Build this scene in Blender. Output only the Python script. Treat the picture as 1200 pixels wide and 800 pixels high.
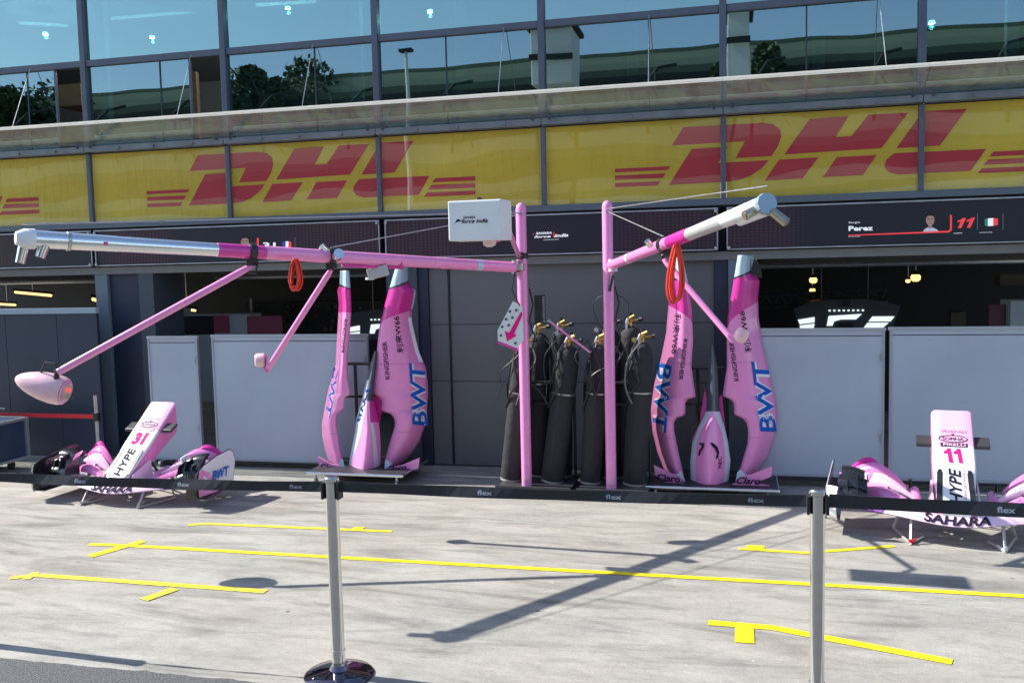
import bpy, bmesh, math, random
from mathutils import Vector, Matrix, noise
R = math.radians
random.seed(7)
for o in list(bpy.data.objects): bpy.data.objects.remove(o)
scn = bpy.context.scene
COL = scn.collection

# ------------------------------------------------------------------ camera
F, YAW, PITCH, ROLL, DCAM, W, X0 = 1084.22, 0.2433345, 0.0812706, -0.0230844, 9.22, 1.7551, -7.1779
H = 2.1
fw = Vector((-math.sin(YAW)*math.cos(PITCH), math.cos(YAW)*math.cos(PITCH), -math.sin(PITCH)))
r0 = Vector((math.cos(YAW), math.sin(YAW), 0)); u0 = r0.cross(fw)
rt = r0*math.cos(ROLL) + u0*math.sin(ROLL); up = -r0*math.sin(ROLL) + u0*math.cos(ROLL)
CP = Vector((0, -DCAM, H))
cam = bpy.data.cameras.new('camera'); camo = bpy.data.objects.new('camera', cam); COL.objects.link(camo)
camo.matrix_world = Matrix.Translation(CP) @ Matrix((rt, up, -fw)).transposed().to_4x4()
cam.sensor_width = 36; cam.sensor_fit = 'HORIZONTAL'; cam.lens = F*36/1200; cam.clip_end = 2000; cam.clip_start = .05
scn.camera = camo

# ------------------------------------------------------------------ light
SUN = Vector((-1.19, .06, 1)).normalized()          # towards the sun
EL = math.asin(SUN.z)
w = bpy.data.worlds.new('World'); scn.world = w; w.use_nodes = True
nt = w.node_tree; bg = nt.nodes['Background']
sky = nt.nodes.new('ShaderNodeTexSky'); sky.sky_type = 'NISHITA'; sky.sun_disc = False
sky.sun_elevation = EL; sky.sun_rotation = math.atan2(SUN.x, SUN.y)
sky.air_density = 1.0; sky.dust_density = .6; sky.ozone_density = 1.5
nt.links.new(sky.outputs[0], bg.inputs[0]); bg.inputs[1].default_value = .135
sl = bpy.data.lights.new('sun', 'SUN'); sl.energy = 4.7; sl.angle = R(.5); sl.color = (1, .95, .88)
so = bpy.data.objects.new('sun', sl); COL.objects.link(so); so.rotation_euler = SUN.to_track_quat('Z', 'Y').to_euler()
so.location = (-20, 4, 20)
scn.view_settings.view_transform = 'Standard'; scn.view_settings.look = 'None'
scn.view_settings.exposure = .90; scn.view_settings.gamma = 1

# ------------------------------------------------------------------ pixel measurements -> world points on a known plane
def ray(x, y): return fw + rt*((x-600)/F) - up*((y-400)/F)
def gr(x, y, z=0.0):
    d = ray(x, y); return CP + d*((z-H)/d.z)
def at(x, y, Y=0.0):
    d = ray(x, y); return CP + d*((Y+DCAM)/d.y)

# ------------------------------------------------------------------ materials
MATS = {}
def nodes(m): return m.node_tree.nodes, m.node_tree.links
def mat(name, col, rough=.5, metal=0, var=0, vscale=6, bump=0, bscale=30, coat=0, emit=0, spec=.5, stretch=None):
    if name in MATS: return MATS[name]
    m = bpy.data.materials.new(name); m.use_nodes = True; MATS[name] = m
    N, L = nodes(m); b = N['Principled BSDF']
    b.inputs['Base Color'].default_value = (*col, 1); b.inputs['Roughness'].default_value = rough
    b.inputs['Metallic'].default_value = metal; b.inputs['Coat Weight'].default_value = coat
    b.inputs['Specular IOR Level'].default_value = spec
    if emit: b.inputs['Emission Color'].default_value = (*col, 1); b.inputs['Emission Strength'].default_value = emit
    if var or bump:
        tc = N.new('ShaderNodeTexCoord'); mp = N.new('ShaderNodeMapping'); L.new(tc.outputs['Object'], mp.inputs[0])
        if stretch: mp.inputs['Scale'].default_value = stretch
    if var:
        n = N.new('ShaderNodeTexNoise'); n.inputs['Scale'].default_value = vscale; n.inputs['Detail'].default_value = 6
        L.new(mp.outputs[0], n.inputs['Vector'])
        rp = N.new('ShaderNodeMapRange'); rp.inputs['From Min'].default_value = .3; rp.inputs['From Max'].default_value = .7
        rp.inputs['To Min'].default_value = 1-var; rp.inputs['To Max'].default_value = 1+var*.6
        L.new(n.outputs[0], rp.inputs[0])
        mx = N.new('ShaderNodeMix'); mx.data_type = 'RGBA'; mx.blend_type = 'MULTIPLY'; mx.inputs[0].default_value = 1
        mx.inputs[6].default_value = (*col, 1); L.new(rp.outputs[0], mx.inputs[7]); L.new(mx.outputs[2], b.inputs['Base Color'])
        r2 = N.new('ShaderNodeMapRange'); r2.inputs['To Min'].default_value = max(0, rough-.12); r2.inputs['To Max'].default_value = min(1, rough+.12)
        L.new(n.outputs[0], r2.inputs[0]); L.new(r2.outputs[0], b.inputs['Roughness'])
    if bump:
        n2 = N.new('ShaderNodeTexNoise'); n2.inputs['Scale'].default_value = bscale; n2.inputs['Detail'].default_value = 4
        L.new(mp.outputs[0], n2.inputs['Vector'])
        bp = N.new('ShaderNodeBump'); bp.inputs['Strength'].default_value = bump; bp.inputs['Distance'].default_value = .02
        L.new(n2.outputs[0], bp.inputs['Height']); L.new(bp.outputs[0], b.inputs['Normal'])
    return m

PINKC = (.86, .28, .58); MAGC = (.66, .03, .32); 
pink = mat('pink_paint', PINKC, .28, coat=.5, var=.05, vscale=3)
magenta = mat('magenta_paint', MAGC, .28, coat=.4)
white = mat('white_paint', (.8, .8, .8), .3, coat=.4, var=.04)
lightblue = mat('pale_blue_paint', (.42, .62, .72), .3, coat=.4)
silver = mat('silver_tube', (.72, .74, .77), .22, metal=.85, var=.05)
chrome = mat('chrome', (.78, .78, .76), .12, metal=1, var=.06, vscale=20)
black = mat('black_plastic', (.018, .019, .022), .45, var=.2, vscale=15)
carbon = mat('carbon_fibre', (.015, .016, .018), .25, coat=.5, var=.3, vscale=40)
sleeve = mat('black_sleeve', (.026, .026, .030), .8, var=.25, vscale=12, bump=.3, bscale=25)
brass = mat('brass', (.62, .40, .13), .3, metal=.9, var=.1)
steel = mat('steel', (.45, .45, .46), .35, metal=.8, var=.15, vscale=20)
frame_m = mat('facade_frame', (.10, .115, .155), .4, metal=.2, var=.15, vscale=4)
slate = mat('slate_cladding', (.055, .075, .095), .55, var=.1, vscale=2)
navy = mat('navy_panel', (.020, .032, .060), .45, var=.1, vscale=2)
red = mat('red_hose', (.75, .045, .02), .4)
redbelt = mat('red_belt', (.65, .02, .03), .5)
gold = mat('grey_lettering', (.33, .36, .42), .6)
dark = mat('dark_interior', (.018, .020, .025), .8, var=.2)
letter_blue = mat('blue_lettering', (.015, .12, .52), .75, spec=.15)
letter_black = mat('black_lettering', (.02, .012, .03), .75, spec=.15)
letter_white = mat('white_lettering', (.85, .85, .87), .4)
letter_mag = mat('magenta_lettering', (.75, .015, .22), .75, spec=.15)
letter_red = mat('red_print', (.68, .045, .065), .45)

# ------------------------------------------------------------------ geometry helpers
class MB:
    def __init__(s): s.v = []; s.f = []; s.m = []; s.att = None; s.cur = 0
    def add(s, vs, fs, M=None):
        o = len(s.v)
        for p in vs:
            p = Vector(p); s.v.append(M @ p if M else p)
        for f in fs: s.f.append([i+o for i in f]); s.m.append(s.cur)
        return s
    def box(s, c, d, M=None, bev=0):
        if bev:
            bm = bmesh.new(); bmesh.ops.create_cube(bm, size=1)
            for v in bm.verts: v.co = Vector((v.co.x*d[0], v.co.y*d[1], v.co.z*d[2]))
            bmesh.ops.bevel(bm, geom=bm.edges[:], offset=bev, segments=2, affect='EDGES', profile=.6)
            bm.verts.index_update(); vs = [v.co + Vector(c) for v in bm.verts]; fs = [[v.index for v in f.verts] for f in bm.faces]; bm.free()
            return s.add(vs, fs, M)
        x, y, z = d[0]/2, d[1]/2, d[2]/2
        vs = [Vector(c)+Vector(q) for q in ((-x,-y,-z),(x,-y,-z),(x,y,-z),(-x,y,-z),(-x,-y,z),(x,-y,z),(x,y,z),(-x,y,z))]
        return s.add(vs, [(0,3,2,1),(4,5,6,7),(0,1,5,4),(1,2,6,5),(2,3,7,6),(3,0,4,7)], M)
    def lohi(s, a, b, bev=0): return s.box([(a[i]+b[i])/2 for i in range(3)], [abs(b[i]-a[i]) for i in range(3)], bev=bev)
    def tube(s, pts, r, n=12, cap=True, M=None, sx=1):
        pts = [Vector(p) for p in pts]; rs = r if isinstance(r, (list, tuple)) else [r]*len(pts)
        vs = []; ref = None
        for i, p in enumerate(pts):
            t = (pts[min(i+1, len(pts)-1)] - pts[max(i-1, 0)]).normalized()
            if ref is None: ref = Vector((0,0,1)) if abs(t.z) < .9 else Vector((1,0,0))
            a = t.cross(ref).normalized(); b = a.cross(t); ref = b
            for k in range(n):
                th = 2*math.pi*k/n; vs.append(p + (a*math.cos(th)*sx + b*math.sin(th))*rs[i])
        fs = [(i*n+k, i*n+(k+1)%n, (i+1)*n+(k+1)%n, (i+1)*n+k) for i in range(len(pts)-1) for k in range(n)]
        if cap: fs += [tuple(range(n))[::-1], tuple((len(pts)-1)*n+k for k in range(n))]
        return s.add(vs, fs, M)
    def lathe(s, prof, c=(0,0,0), n=24, M=None):   # prof: (r,z)
        vs = []; 
        for r, z in prof:
            for k in range(n):
                th = 2*math.pi*k/n; vs.append(Vector(c)+Vector((r*math.cos(th), r*math.sin(th), z)))
        fs = [(i*n+k, i*n+(k+1)%n, (i+1)*n+(k+1)%n, (i+1)*n+k) for i in range(len(prof)-1) for k in range(n)]
        fs += [tuple(range(n))[::-1], tuple((len(prof)-1)*n+k for k in range(n))]
        return s.add(vs, fs, M)
    def prism(s, poly, a, b):    # poly: list of 3D pts (planar), extruded by vector b-a
        n = len(poly); e = Vector(b)-Vector(a); P = [Vector(p) for p in poly]
        vs = P + [p+e for p in P]
        fs = [tuple(range(n)), tuple(range(2*n-1, n-1, -1))] + [(k, k+n, (k+1)%n+n, (k+1)%n) for k in range(n)]
        return s.add(vs, fs)
    def grid(s, rows, closed=False):
        n = len(rows[0]); vs = [p for r in rows for p in r]; c = n if closed else n-1
        return s.add(vs, [(i*n+k, i*n+(k+1)%n, (i+1)*n+(k+1)%n, (i+1)*n+k) for i in range(len(rows)-1) for k in range(c)])
    def build(s, name, mats, parent=None, smooth=False, attr=None, loc=None, thick=0, norm=True, bevel=0):
        if not isinstance(mats, (list, tuple)): mats = [mats]
        off = Vector((0,0,0))
        if parent is not None:
            r = parent
            while r.parent: r = r.parent
            if r.get('_w'): off = r.location
        elif loc is not None: off = Vector(loc)
        me = bpy.data.meshes.new(name); me.from_pydata([v-off for v in s.v], [], s.f)
        for m in mats: me.materials.append(m)
        for p, mi in zip(me.polygons, s.m): p.material_index = mi; p.use_smooth = smooth
        if attr:
            a = me.attributes.new('band', 'FLOAT', 'POINT')
            for i, v in enumerate(s.v): a.data[i].value = attr[i]
        if norm:
            bm = bmesh.new(); bm.from_mesh(me); bmesh.ops.recalc_face_normals(bm, faces=bm.faces[:]); bm.to_mesh(me); bm.free()
        if smooth:
            me.set_sharp_from_angle(angle=R(38))
        o = bpy.data.objects.new(name, me); COL.objects.link(o)
        if parent is not None: o.parent = parent
        elif loc is not None: o.location = off
        if thick:
            md = o.modifiers.new('thickness', 'SOLIDIFY'); md.thickness = thick; md.offset = 0
        if bevel:
            md = o.modifiers.new('bevel', 'BEVEL'); md.width = bevel; md.segments = 2; md.limit_method = 'ANGLE'
        return o
def tag(o, label=None, cat=None, group=None, kind=None):
    if label: o['label'] = label
    if cat: o['category'] = cat
    if group: o['group'] = group
    if kind: o['kind'] = kind
    return o
def thing(name, loc, label, cat, group=None, world=True, rz=0):
    o = bpy.data.objects.new(name, None); COL.objects.link(o); o.location = loc; o.rotation_euler[2] = rz
    o.empty_display_size = .2
    if world: o['_w'] = 1
    return tag(o, label, cat, group)
def dup(o, parent=None):
    c = o.copy(); COL.objects.link(c)
    c.parent = parent
    for ch in list(o.children): dup(ch, c)
    return c
_tc = {}
def text2d(s, bold=0, shear=0):
    k = (s, bold, shear)
    if k not in _tc:
        cu = bpy.data.curves.new('t', 'FONT'); cu.body = s; cu.offset = bold; cu.shear = shear; cu.resolution_u = 3
        o = bpy.data.objects.new('t', cu); COL.objects.link(o)
        me = bpy.data.meshes.new_from_object(o)
        vs = [(v.co.x, v.co.y) for v in me.vertices]; fs = [tuple(p.vertices) for p in me.polygons]
        bpy.data.objects.remove(o); bpy.data.curves.remove(cu); bpy.data.meshes.remove(me)
        x0 = min(v[0] for v in vs); x1 = max(v[0] for v in vs); y0 = min(v[1] for v in vs); y1 = max(v[1] for v in vs)
        _tc[k] = ([((x-x0)/(x1-x0), (y-y0)/(y1-y0)) for x, y in vs], fs)
    return _tc[k]
def put_text(mb, s, fn, bold=0, shear=0):
    vs, fs = text2d(s, bold, shear); mb.add([fn(a, b) for a, b in vs], fs)
def put_text_fine(mb, s, fn, bold=0, shear=0):
    vs, fs = text2d(s, bold, shear); bm = bmesh.new(); bv = [bm.verts.new((x, y, 0)) for x, y in vs]
    for f in fs:
        try: bm.faces.new([bv[i] for i in f])
        except ValueError: pass
    bmesh.ops.triangulate(bm, faces=bm.faces[:])
    for _ in range(3):
        ed = [e for e in bm.edges if (e.verts[0].co-e.verts[1].co).length > .07]
        if not ed: break
        bmesh.ops.subdivide_edges(bm, edges=ed, cuts=1); bmesh.ops.triangulate(bm, faces=bm.faces[:])
    bm.verts.index_update(); mb.add([fn(v.co.x, v.co.y) for v in bm.verts], [[v.index for v in f.verts] for f in bm.faces]); bm.free()
def rectmap(p0, pu, pv): 
    p0, pu, pv = Vector(p0), Vector(pu), Vector(pv)
    return lambda a, b: p0 + pu*a + pv*b
def quadmap(bl, br, tr, tl, Y):    # four pixel corners on plane Y
    A, B, C_, D_ = [at(*q, Y) for q in (bl, br, tr, tl)]
    return lambda a, b: (A*(1-a)+B*a)*(1-b) + (D_*(1-a)+C_*a)*b

# ================================================================== GROUND
def concrete():
    m = bpy.data.materials.new('concrete'); m.use_nodes = True; N, L = nodes(m); b = N['Principled BSDF']
    tc = N.new('ShaderNodeTexCoord')
    def nz(scale, st, det=8, rough=.6, dist=0):
        mp = N.new('ShaderNodeMapping'); mp.inputs['Scale'].default_value = st; mp.inputs['Rotation'].default_value = (0, 0, R(7)); L.new(tc.outputs['Object'], mp.inputs[0])
        n = N.new('ShaderNodeTexNoise'); n.inputs['Scale'].default_value = scale; n.inputs['Detail'].default_value = det
        n.inputs['Roughness'].default_value = rough; n.inputs['Distortion'].default_value = dist
        L.new(mp.outputs[0], n.inputs['Vector']); return n.outputs[0]
    def rmp(src, a, b_, lo, hi):
        r = N.new('ShaderNodeMapRange'); r.inputs['From Min'].default_value = a; r.inputs['From Max'].default_value = b_
        r.inputs['To Min'].default_value = lo; r.inputs['To Max'].default_value = hi; L.new(src, r.inputs[0]); return r.outputs[0]
    def mul(a, b_):
        q = N.new('ShaderNodeMath'); q.operation = 'MULTIPLY'; L.new(a, q.inputs[0]); L.new(b_, q.inputs[1]); return q.outputs[0]
    v = rmp(nz(1.1, (.7, 1.6, 1), 9, .62, 1.2), .32, .66, .84, 1.06)
    v = mul(v, rmp(nz(1.9, (.6, 1.7, 1), 8, .62, .8), .36, .56, .82, 1.03))
    v = mul(v, rmp(nz(90, (1, 1, 1), 3), .3, .7, .86, 1.12)); v = mul(v, rmp(nz(17, (1, 1.6, 1), 6, .75), .30, .7, .88, 1.08))
    v = mul(v, rmp(nz(7, (1, 1.5, 1), 6, .7), .60, .74, 1.0, .72))
    v = mul(v, rmp(nz(.35, (1, 1, 1), 3), .35, .65, .92, 1.05))
    v = mul(v, rmp(nz(.9, (.5, 2.4, 1), 5, .6, 2.5), .34, .50, .66, 1.0))
    v = mul(v, rmp(nz(4.2, (.5, 1.4, 1), 7, .75, 1.0), .34, .52, .80, 1.0))
    # small pale and dark specks
    vo = N.new('ShaderNodeTexVoronoi'); vo.inputs['Scale'].default_value = 3.3; L.new(tc.outputs['Object'], vo.inputs['Vector'])
    sp = rmp(vo.outputs['Distance'], .018, .032, 1.7, 1.0); v = mul(v, sp)
    vo2 = N.new('ShaderNodeTexVoronoi'); vo2.inputs['Scale'].default_value = 1.7; L.new(tc.outputs['Object'], vo2.inputs['Vector'])
    sp2 = rmp(vo2.outputs['Distance'], .018, .03, .3, 1.0); v = mul(v, sp2)
    mx = N.new('ShaderNodeMix'); mx.data_type = 'RGBA'; mx.blend_type = 'MULTIPLY'; mx.inputs[0].default_value = 1
    hue = N.new('ShaderNodeMix'); hue.data_type = 'RGBA'; hue.inputs[6].default_value = (.375, .35, .305, 1); hue.inputs[7].default_value = (.36, .35, .31, 1)
    L.new(rmp(nz(.8, (1, 1, 1), 3), .4, .6, 0, 1), hue.inputs[0])
    L.new(hue.outputs[2], mx.inputs[6]); L.new(v, mx.inputs[7]); L.new(mx.outputs[2], b.inputs['Base Color'])
    b.inputs['Roughness'].default_value = .75
    bp = N.new('ShaderNodeBump'); bp.inputs['Strength'].default_value = .35; bp.inputs['Distance'].default_value = .01
    L.new(nz(25, (1, 1, 1), 6), bp.inputs['Height']); L.new(bp.outputs[0], b.inputs['Normal'])
    return m
asph = mat('asphalt', (.11, .115, .115), .85, var=.35, vscale=60, bump=.8, bscale=120)
MB().lohi((-90, -4, -.2), (90, 12, 0)).build('concrete_apron', concrete(), norm=True)
g = bpy.data.objects['concrete_apron']; tag(g, 'pale stained concrete apron in front of the garages', kind='structure')
# apron continues to the painted edge where the asphalt fast lane starts (ragged edge)
g.data.vertices[0].co.y = g.data.vertices[0].co.y
for v in g.data.vertices:
    if v.co.y < 0: v.co.y = -40
mb = MB(); rows = [[], []]
n = 700
for i in range(n+1):
    x = -16+28*i/n
    e = -5.085 + .018*noise.noise(Vector((x*6, 0, 0))) + .012*noise.noise(Vector((x*30, 2, 0)))
    rows[0].append(Vector((x, e, .004))); rows[1].append(Vector((x, -16, .004)))
mb.grid(rows); o = mb.build('pit_lane', asph); tag(o, kind='structure')
MB().add([(-400,-400,-.21),(400,-400,-.21),(400,400,-.21),(-400,400,-.21)], [(0,1,2,3)]).build('ground', mat('grass_field', (.06, .09, .03), .9, var=.3, vscale=.2))
tag(bpy.data.objects['ground'], kind='structure')

yellow = mat('yellow_road_tape', (.86, .66, .01), .55, var=.10, vscale=9, bump=.2)
yellow_worn = mat('yellow_worn_tape', (.80, .58, .03), .6, var=.25, vscale=14, bump=.2)
for m_, lo in ((yellow, .66), (yellow_worn, .56)):
    N, L = nodes(m_); b = N['Principled BSDF']; src = b.inputs['Base Color'].links[0].from_socket
    tc = N.new('ShaderNodeTexCoord'); n_ = N.new('ShaderNodeTexNoise'); n_.inputs['Scale'].default_value = 22; n_.inputs['Detail'].default_value = 8; n_.inputs['Roughness'].default_value = .7; L.new(tc.outputs['Object'], n_.inputs[0])
    mr = N.new('ShaderNodeMapRange'); mr.inputs['From Min'].default_value = lo; mr.inputs['From Max'].default_value = lo+.05; L.new(n_.outputs[0], mr.inputs[0])
    mx = N.new('ShaderNodeMix'); mx.data_type = 'RGBA'; L.new(mr.outputs[0], mx.inputs[0]); L.new(src, mx.inputs[6]); mx.inputs[7].default_value = (.30,.26,.18,1); L.new(mx.outputs[2], b.inputs['Base Color'])
def strip(mb, pts, wd, z=.004):
    P = [Vector((p[0], p[1], z)) for p in pts]; L_, R_ = [], []
    for i, p in enumerate(P):
        t = (P[min(i+1, len(P)-1)]-P[max(i-1, 0)]).normalized(); nn = Vector((-t.y, t.x, 0))*wd/2
        L_.append(p+nn); R_.append(p-nn)
    mb.grid([L_, R_])
def G(*q): return gr(*q)[:2]
def mark(name, strips, label, m=yellow, z=.004):
    mb = MB()
    for k, (pts, wd) in enumerate(strips): strip(mb, pts, wd, z+.0006*k)
    o = mb.build(name, m, loc=None); tag(o, label, kind='structure')
mark('tape_line', [([(-4.97,-3.12),(-4.6,-3.10),(2.9,-3.08)], .062), ([G(105,652), G(168,634)], .085)], 'long yellow line right across the apron with a crossed left end')
mark('tape_line', [([(-4.5,-2.50),(-4.36,-2.44),(-2.72,-2.40)], .05), ([(-3.03,-2.42),(-3.03,-2.32)], .09)], 'short yellow line nearest the gas bottles')
mark('tape_line', [([G(12,677), G(45,674), G(312,693)], .07), ([G(30,679), G(42,671)], .06), ([G(168,703), G(205,690)], .085)], 'yellow box corner line at the left of the apron', yellow_worn)
mark('tape_line', [([(-.02,-2.40),(.45,-2.42),(1.08,-2.15)], .05), ([(.10,-2.30),(.10,-2.43)], .13)], 'bent yellow line in front of the right garage')
mark('tape_line', [([(-.19,-3.86),(.17,-3.87),(1.06,-4.17)], .075), ([(.015,-3.87),(.015,-4.12)], .105)], 'thick yellow corner line beside the right barrier post')

# ================================================================== BUILDING
B = thing('pit_building', (-3, 0, 0), 'pit garage building with dark blue glazed upper storey above open garage doors', 'building')
ZT = 5.6; ZW = 4.475; ZC = 3.53; ZB = 2.71; ZL1 = 2.62; ZL0 = 2.205
XL, XR = X0-3*W, X0+7*W
# frames
K = range(-3, 8)
for k in K:
    x = X0+k*W
    MB().lohi((x-.033, -.055, ZC+.02), (x+.033, .06, ZT), bev=.006).build('mullion', frame_m, B)
    MB().lohi((x-.024, -.06, ZB-.01), (x+.024, .03, ZC-.06), bev=.005).build('banner_post', frame_m, B)
    mb = MB(); mb.lohi((x-.12, -.11, ZC-.02), (x+.12, -.057, ZC+.045), bev=.006)
    for dx in (-.085, .085): mb.tube([(x+dx, -.13, ZC+.012), (x+dx, -.10, ZC+.012)], .014, 8)
    mb.build('clamp_bracket', mat('bracket', (.07,.08,.1), .4, metal=.4), B)
for a in range(-3, 7):
    x0, x1 = X0+a*W+.035, X0+(a+1)*W-.035
    MB().lohi((x0, -.04, ZW-.032), (x1, .05, ZW+.038), bev=.006).build('transom', frame_m, B)
    MB().lohi((x0, -.045, ZC-.05), (x1, .05, ZC-.0), bev=.005).build('transom', frame_m, B)
    MB().lohi((x0, -.04, ZT-.19), (x1, .05, ZT-.1), bev=.005).build('transom', frame_m, B)
MB().lohi((XL, -.062, ZB-.075), (XR, .05, ZB-.012), bev=.006).build('sill_beam', mat('sill_metal', (.12,.15,.19), .4, metal=.3), B)
MB().lohi((XL, -.03, ZL1), (XR, .08, ZB-.078)).build('cable_tray', dark, B)
# glass
def glass(name, tr, gl, fac, wav=.045):
    m = bpy.data.materials.new(name); m.use_nodes = True; N, L = nodes(m); N.remove(N['Principled BSDF'])
    t = N.new('ShaderNodeBsdfTransparent'); t.inputs[0].default_value = (*tr, 1)
    g_ = N.new('ShaderNodeBsdfGlossy'); g_.inputs['Color'].default_value = (*gl, 1); g_.inputs['Roughness'].default_value = .01
    tc = N.new('ShaderNodeTexCoord'); n_ = N.new('ShaderNodeTexNoise'); n_.inputs['Scale'].default_value = .9; n_.inputs['Detail'].default_value = 1
    L.new(tc.outputs['Object'], n_.inputs['Vector']); bp = N.new('ShaderNodeBump'); bp.inputs['Strength'].default_value = wav; bp.inputs['Distance'].default_value = .04
    L.new(n_.outputs[0], bp.inputs['Height']); L.new(bp.outputs[0], g_.inputs['Normal'])
    mx = N.new('ShaderNodeMixShader'); mx.inputs[0].default_value = fac; L.new(t.outputs[0], mx.inputs[1]); L.new(g_.outputs[0], mx.inputs[2])
    L.new(mx.outputs[0], N['Material Output'].inputs[0]); return m
g_low = glass('window_glass', (.35, .62, .66), (.35, .46, .48), .58)
g_up = glass('upper_window_glass', (.38, .62, .66), (.46, .62, .59), .58)
def pane(x0, x1, z0, z1, m, y=.0):
    MB().lohi((x0, y-.004, z0), (x1, y+.004, z1)).build('window_pane', m, B)
for a in range(-3, 7):
    x0, x1 = X0+a*W+.034, X0+(a+1)*W-.034
    pane(x0, x1, ZW+.039, ZT-.19, g_up)
    if a in (-1, 0):                       # sliding leaf partly open, dark gap at its right
        xo = -7.593 if a == -1 else -5.866
        pane(x0, xo, ZC, ZW-.033, g_low)
        MB().lohi((xo, -.012, ZC), (xo+.018, .02, ZW-.034)).build('sash_frame', frame_m, B)
        xm = x0+(xo-x0)*.72
    else:
        pane(x0, x1, ZC, ZW-.033, g_low); xm = (x0+x1)/2 + (.18 if a % 2 else -.12)
    MB().lohi((xm-.007, -.012, ZC), (xm+.007, -.005, ZW-.034)).build('sash_frame', mat('thin_sash', (.03,.045,.05), .4), B)
# upper room
room = mat('room_wall', (.20, .24, .26), .8, var=.1); ceil = mat('room_ceiling', (.34, .38, .40), .8)
MB().lohi((XL, .1, ZC-.16), (XR, 5.5, ZC-.06)).build('upper_floor', dark, B)
MB().lohi((XL, .07, ZT-.18), (XR, 5.5, ZT-.1)).build('upper_ceiling', ceil, B)
MB().lohi((XL, 5.5, ZC-.16), (XR, 5.6, ZT)).build('rear_wall', room, B)
MB().lohi((XL-.1, -.06, ZT-.098), (XR+.1, 5.7, ZT)).build('roof', slate, B)  # unseen roof, set low to keep the building's cast shadow narrow
for x in (XL, XR): MB().lohi((x-.1, .06, ZB), (x-.002, 5.6, ZT-.1)).build('side_wall', slate, B)
colm = mat('pale_column', (.75, .84, .84), .6)
for x in (-7.03, -3.936, -2.79, -1.033, .714, 2.37, 4.1): MB().lohi((x-.05, .09, ZC-.05), (x+.055, .17, ZT-.23)).build('column', colm, B)
lamp_on = mat('lit_lamp', (1, .97, .9), .4, emit=9)
for x, y, z in ((40,0,0),):
    pass
for px, py, yy in ((53,40,.9),(178,44,.9),(337,10,.9),(504,14,.9),(1092,27,.9)):
    p = at(px, py, yy); MB().lathe([(.03,-.012),(.034,.0),(.03,.02)], (p.x, p.y, p.z), 12).build('ceiling_lamp', lamp_on, B)
for x, lz in ((53,40),(178,44),(337,10),(504,14),(1092,27)):
    lp_ = at(x, lz, .9)
    pl_ = bpy.data.lights.new('room_lamp', 'POINT'); pl_.energy = 16; pl_.shadow_soft_size = .022; pl_.color = (1, .96, .88)
    po = bpy.data.objects.new('room_lamp', pl_); COL.objects.link(po); po.location = lp_+Vector((0,0,-.045))
tube_on = mat('lit_tube', (.85, 1, .95), .4, emit=.55)
for (xa, ya), (xb, yb) in (((22,27),(80,30)),((130,22),(225,14)),((300,6),(370,2))):
    a_, b_ = at(xa, ya, 1.2), at(xb, yb, 1.6); MB().tube([a_, b_], .022, 8).build('tube_lamp', tube_on, B)
wood = mat('timber', (.22, .14, .08), .6, var=.2)
p = at(68, 101, .5); q = at(97, 118, .5); MB().lohi((p.x, .45, q.z-.06), (q.x+.02, 1.0, p.z)).build('shelf_board', wood, B)
p = at(223, 85, .4); MB().lohi((p.x, .38, ZC), (p.x+.08, .44, p.z)).build('shelf_board', wood, B)

# glass canopy, tilted outwards, in panels
m = bpy.data.materials.new('canopy_glass'); m.use_nodes = True; N, L = nodes(m); N.remove(N['Principled BSDF'])
t = N.new('ShaderNodeBsdfTransparent'); t.inputs[0].default_value = (.86, .88, .85, 1)
df = N.new('ShaderNodeBsdfDiffuse'); tl = N.new('ShaderNodeBsdfTranslucent')
tc = N.new('ShaderNodeTexCoord'); mp = N.new('ShaderNodeMapping'); mp.inputs['Rotation'].default_value = (0, R(38), 0); mp.inputs['Scale'].default_value = (7, 1, .6)  # diagonal streaks in the colour stand in for ribs reflected in the glass
wv = N.new('ShaderNodeTexNoise'); wv.inputs['Scale'].default_value = 2.2; wv.inputs['Detail'].default_value = 5
L.new(tc.outputs['Object'], mp.inputs[0]); L.new(mp.outputs[0], wv.inputs[0])
cr = N.new('ShaderNodeValToRGB'); cr.color_ramp.elements[0].position = .35; cr.color_ramp.elements[0].color = (.30, .31, .29, 1); cr.color_ramp.elements[1].position = .7; cr.color_ramp.elements[1].color = (.46, .46, .43, 1)
L.new(wv.outputs[0], cr.inputs[0]); L.new(cr.outputs[0], df.inputs[0]); L.new(cr.outputs[0], tl.inputs[0])
ad = N.new('ShaderNodeMixShader'); L.new(df.outputs[0], ad.inputs[1]); L.new(tl.outputs[0], ad.inputs[2])
gs = N.new('ShaderNodeBsdfGlossy'); gs.inputs['Roughness'].default_value = .08; gs.inputs['Color'].default_value = (.8,.82,.8,1)
m1 = N.new('ShaderNodeMixShader'); m1.inputs[0].default_value = .13; L.new(t.outputs[0], m1.inputs[1]); L.new(ad.outputs[0], m1.inputs[2])
m2 = N.new('ShaderNodeMixShader'); m2.inputs[0].default_value = .12; L.new(m1.outputs[0], m2.inputs[1]); L.new(gs.outputs[0], m2.inputs[2])
L.new(m2.outputs[0], N['Material Output'].inputs[0]); canopy_m = m
YF, ZF = -.45, 3.738
lip = mat('canopy_lip', (.74, .74, .70), .4, var=.15, vscale=8); 
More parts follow.
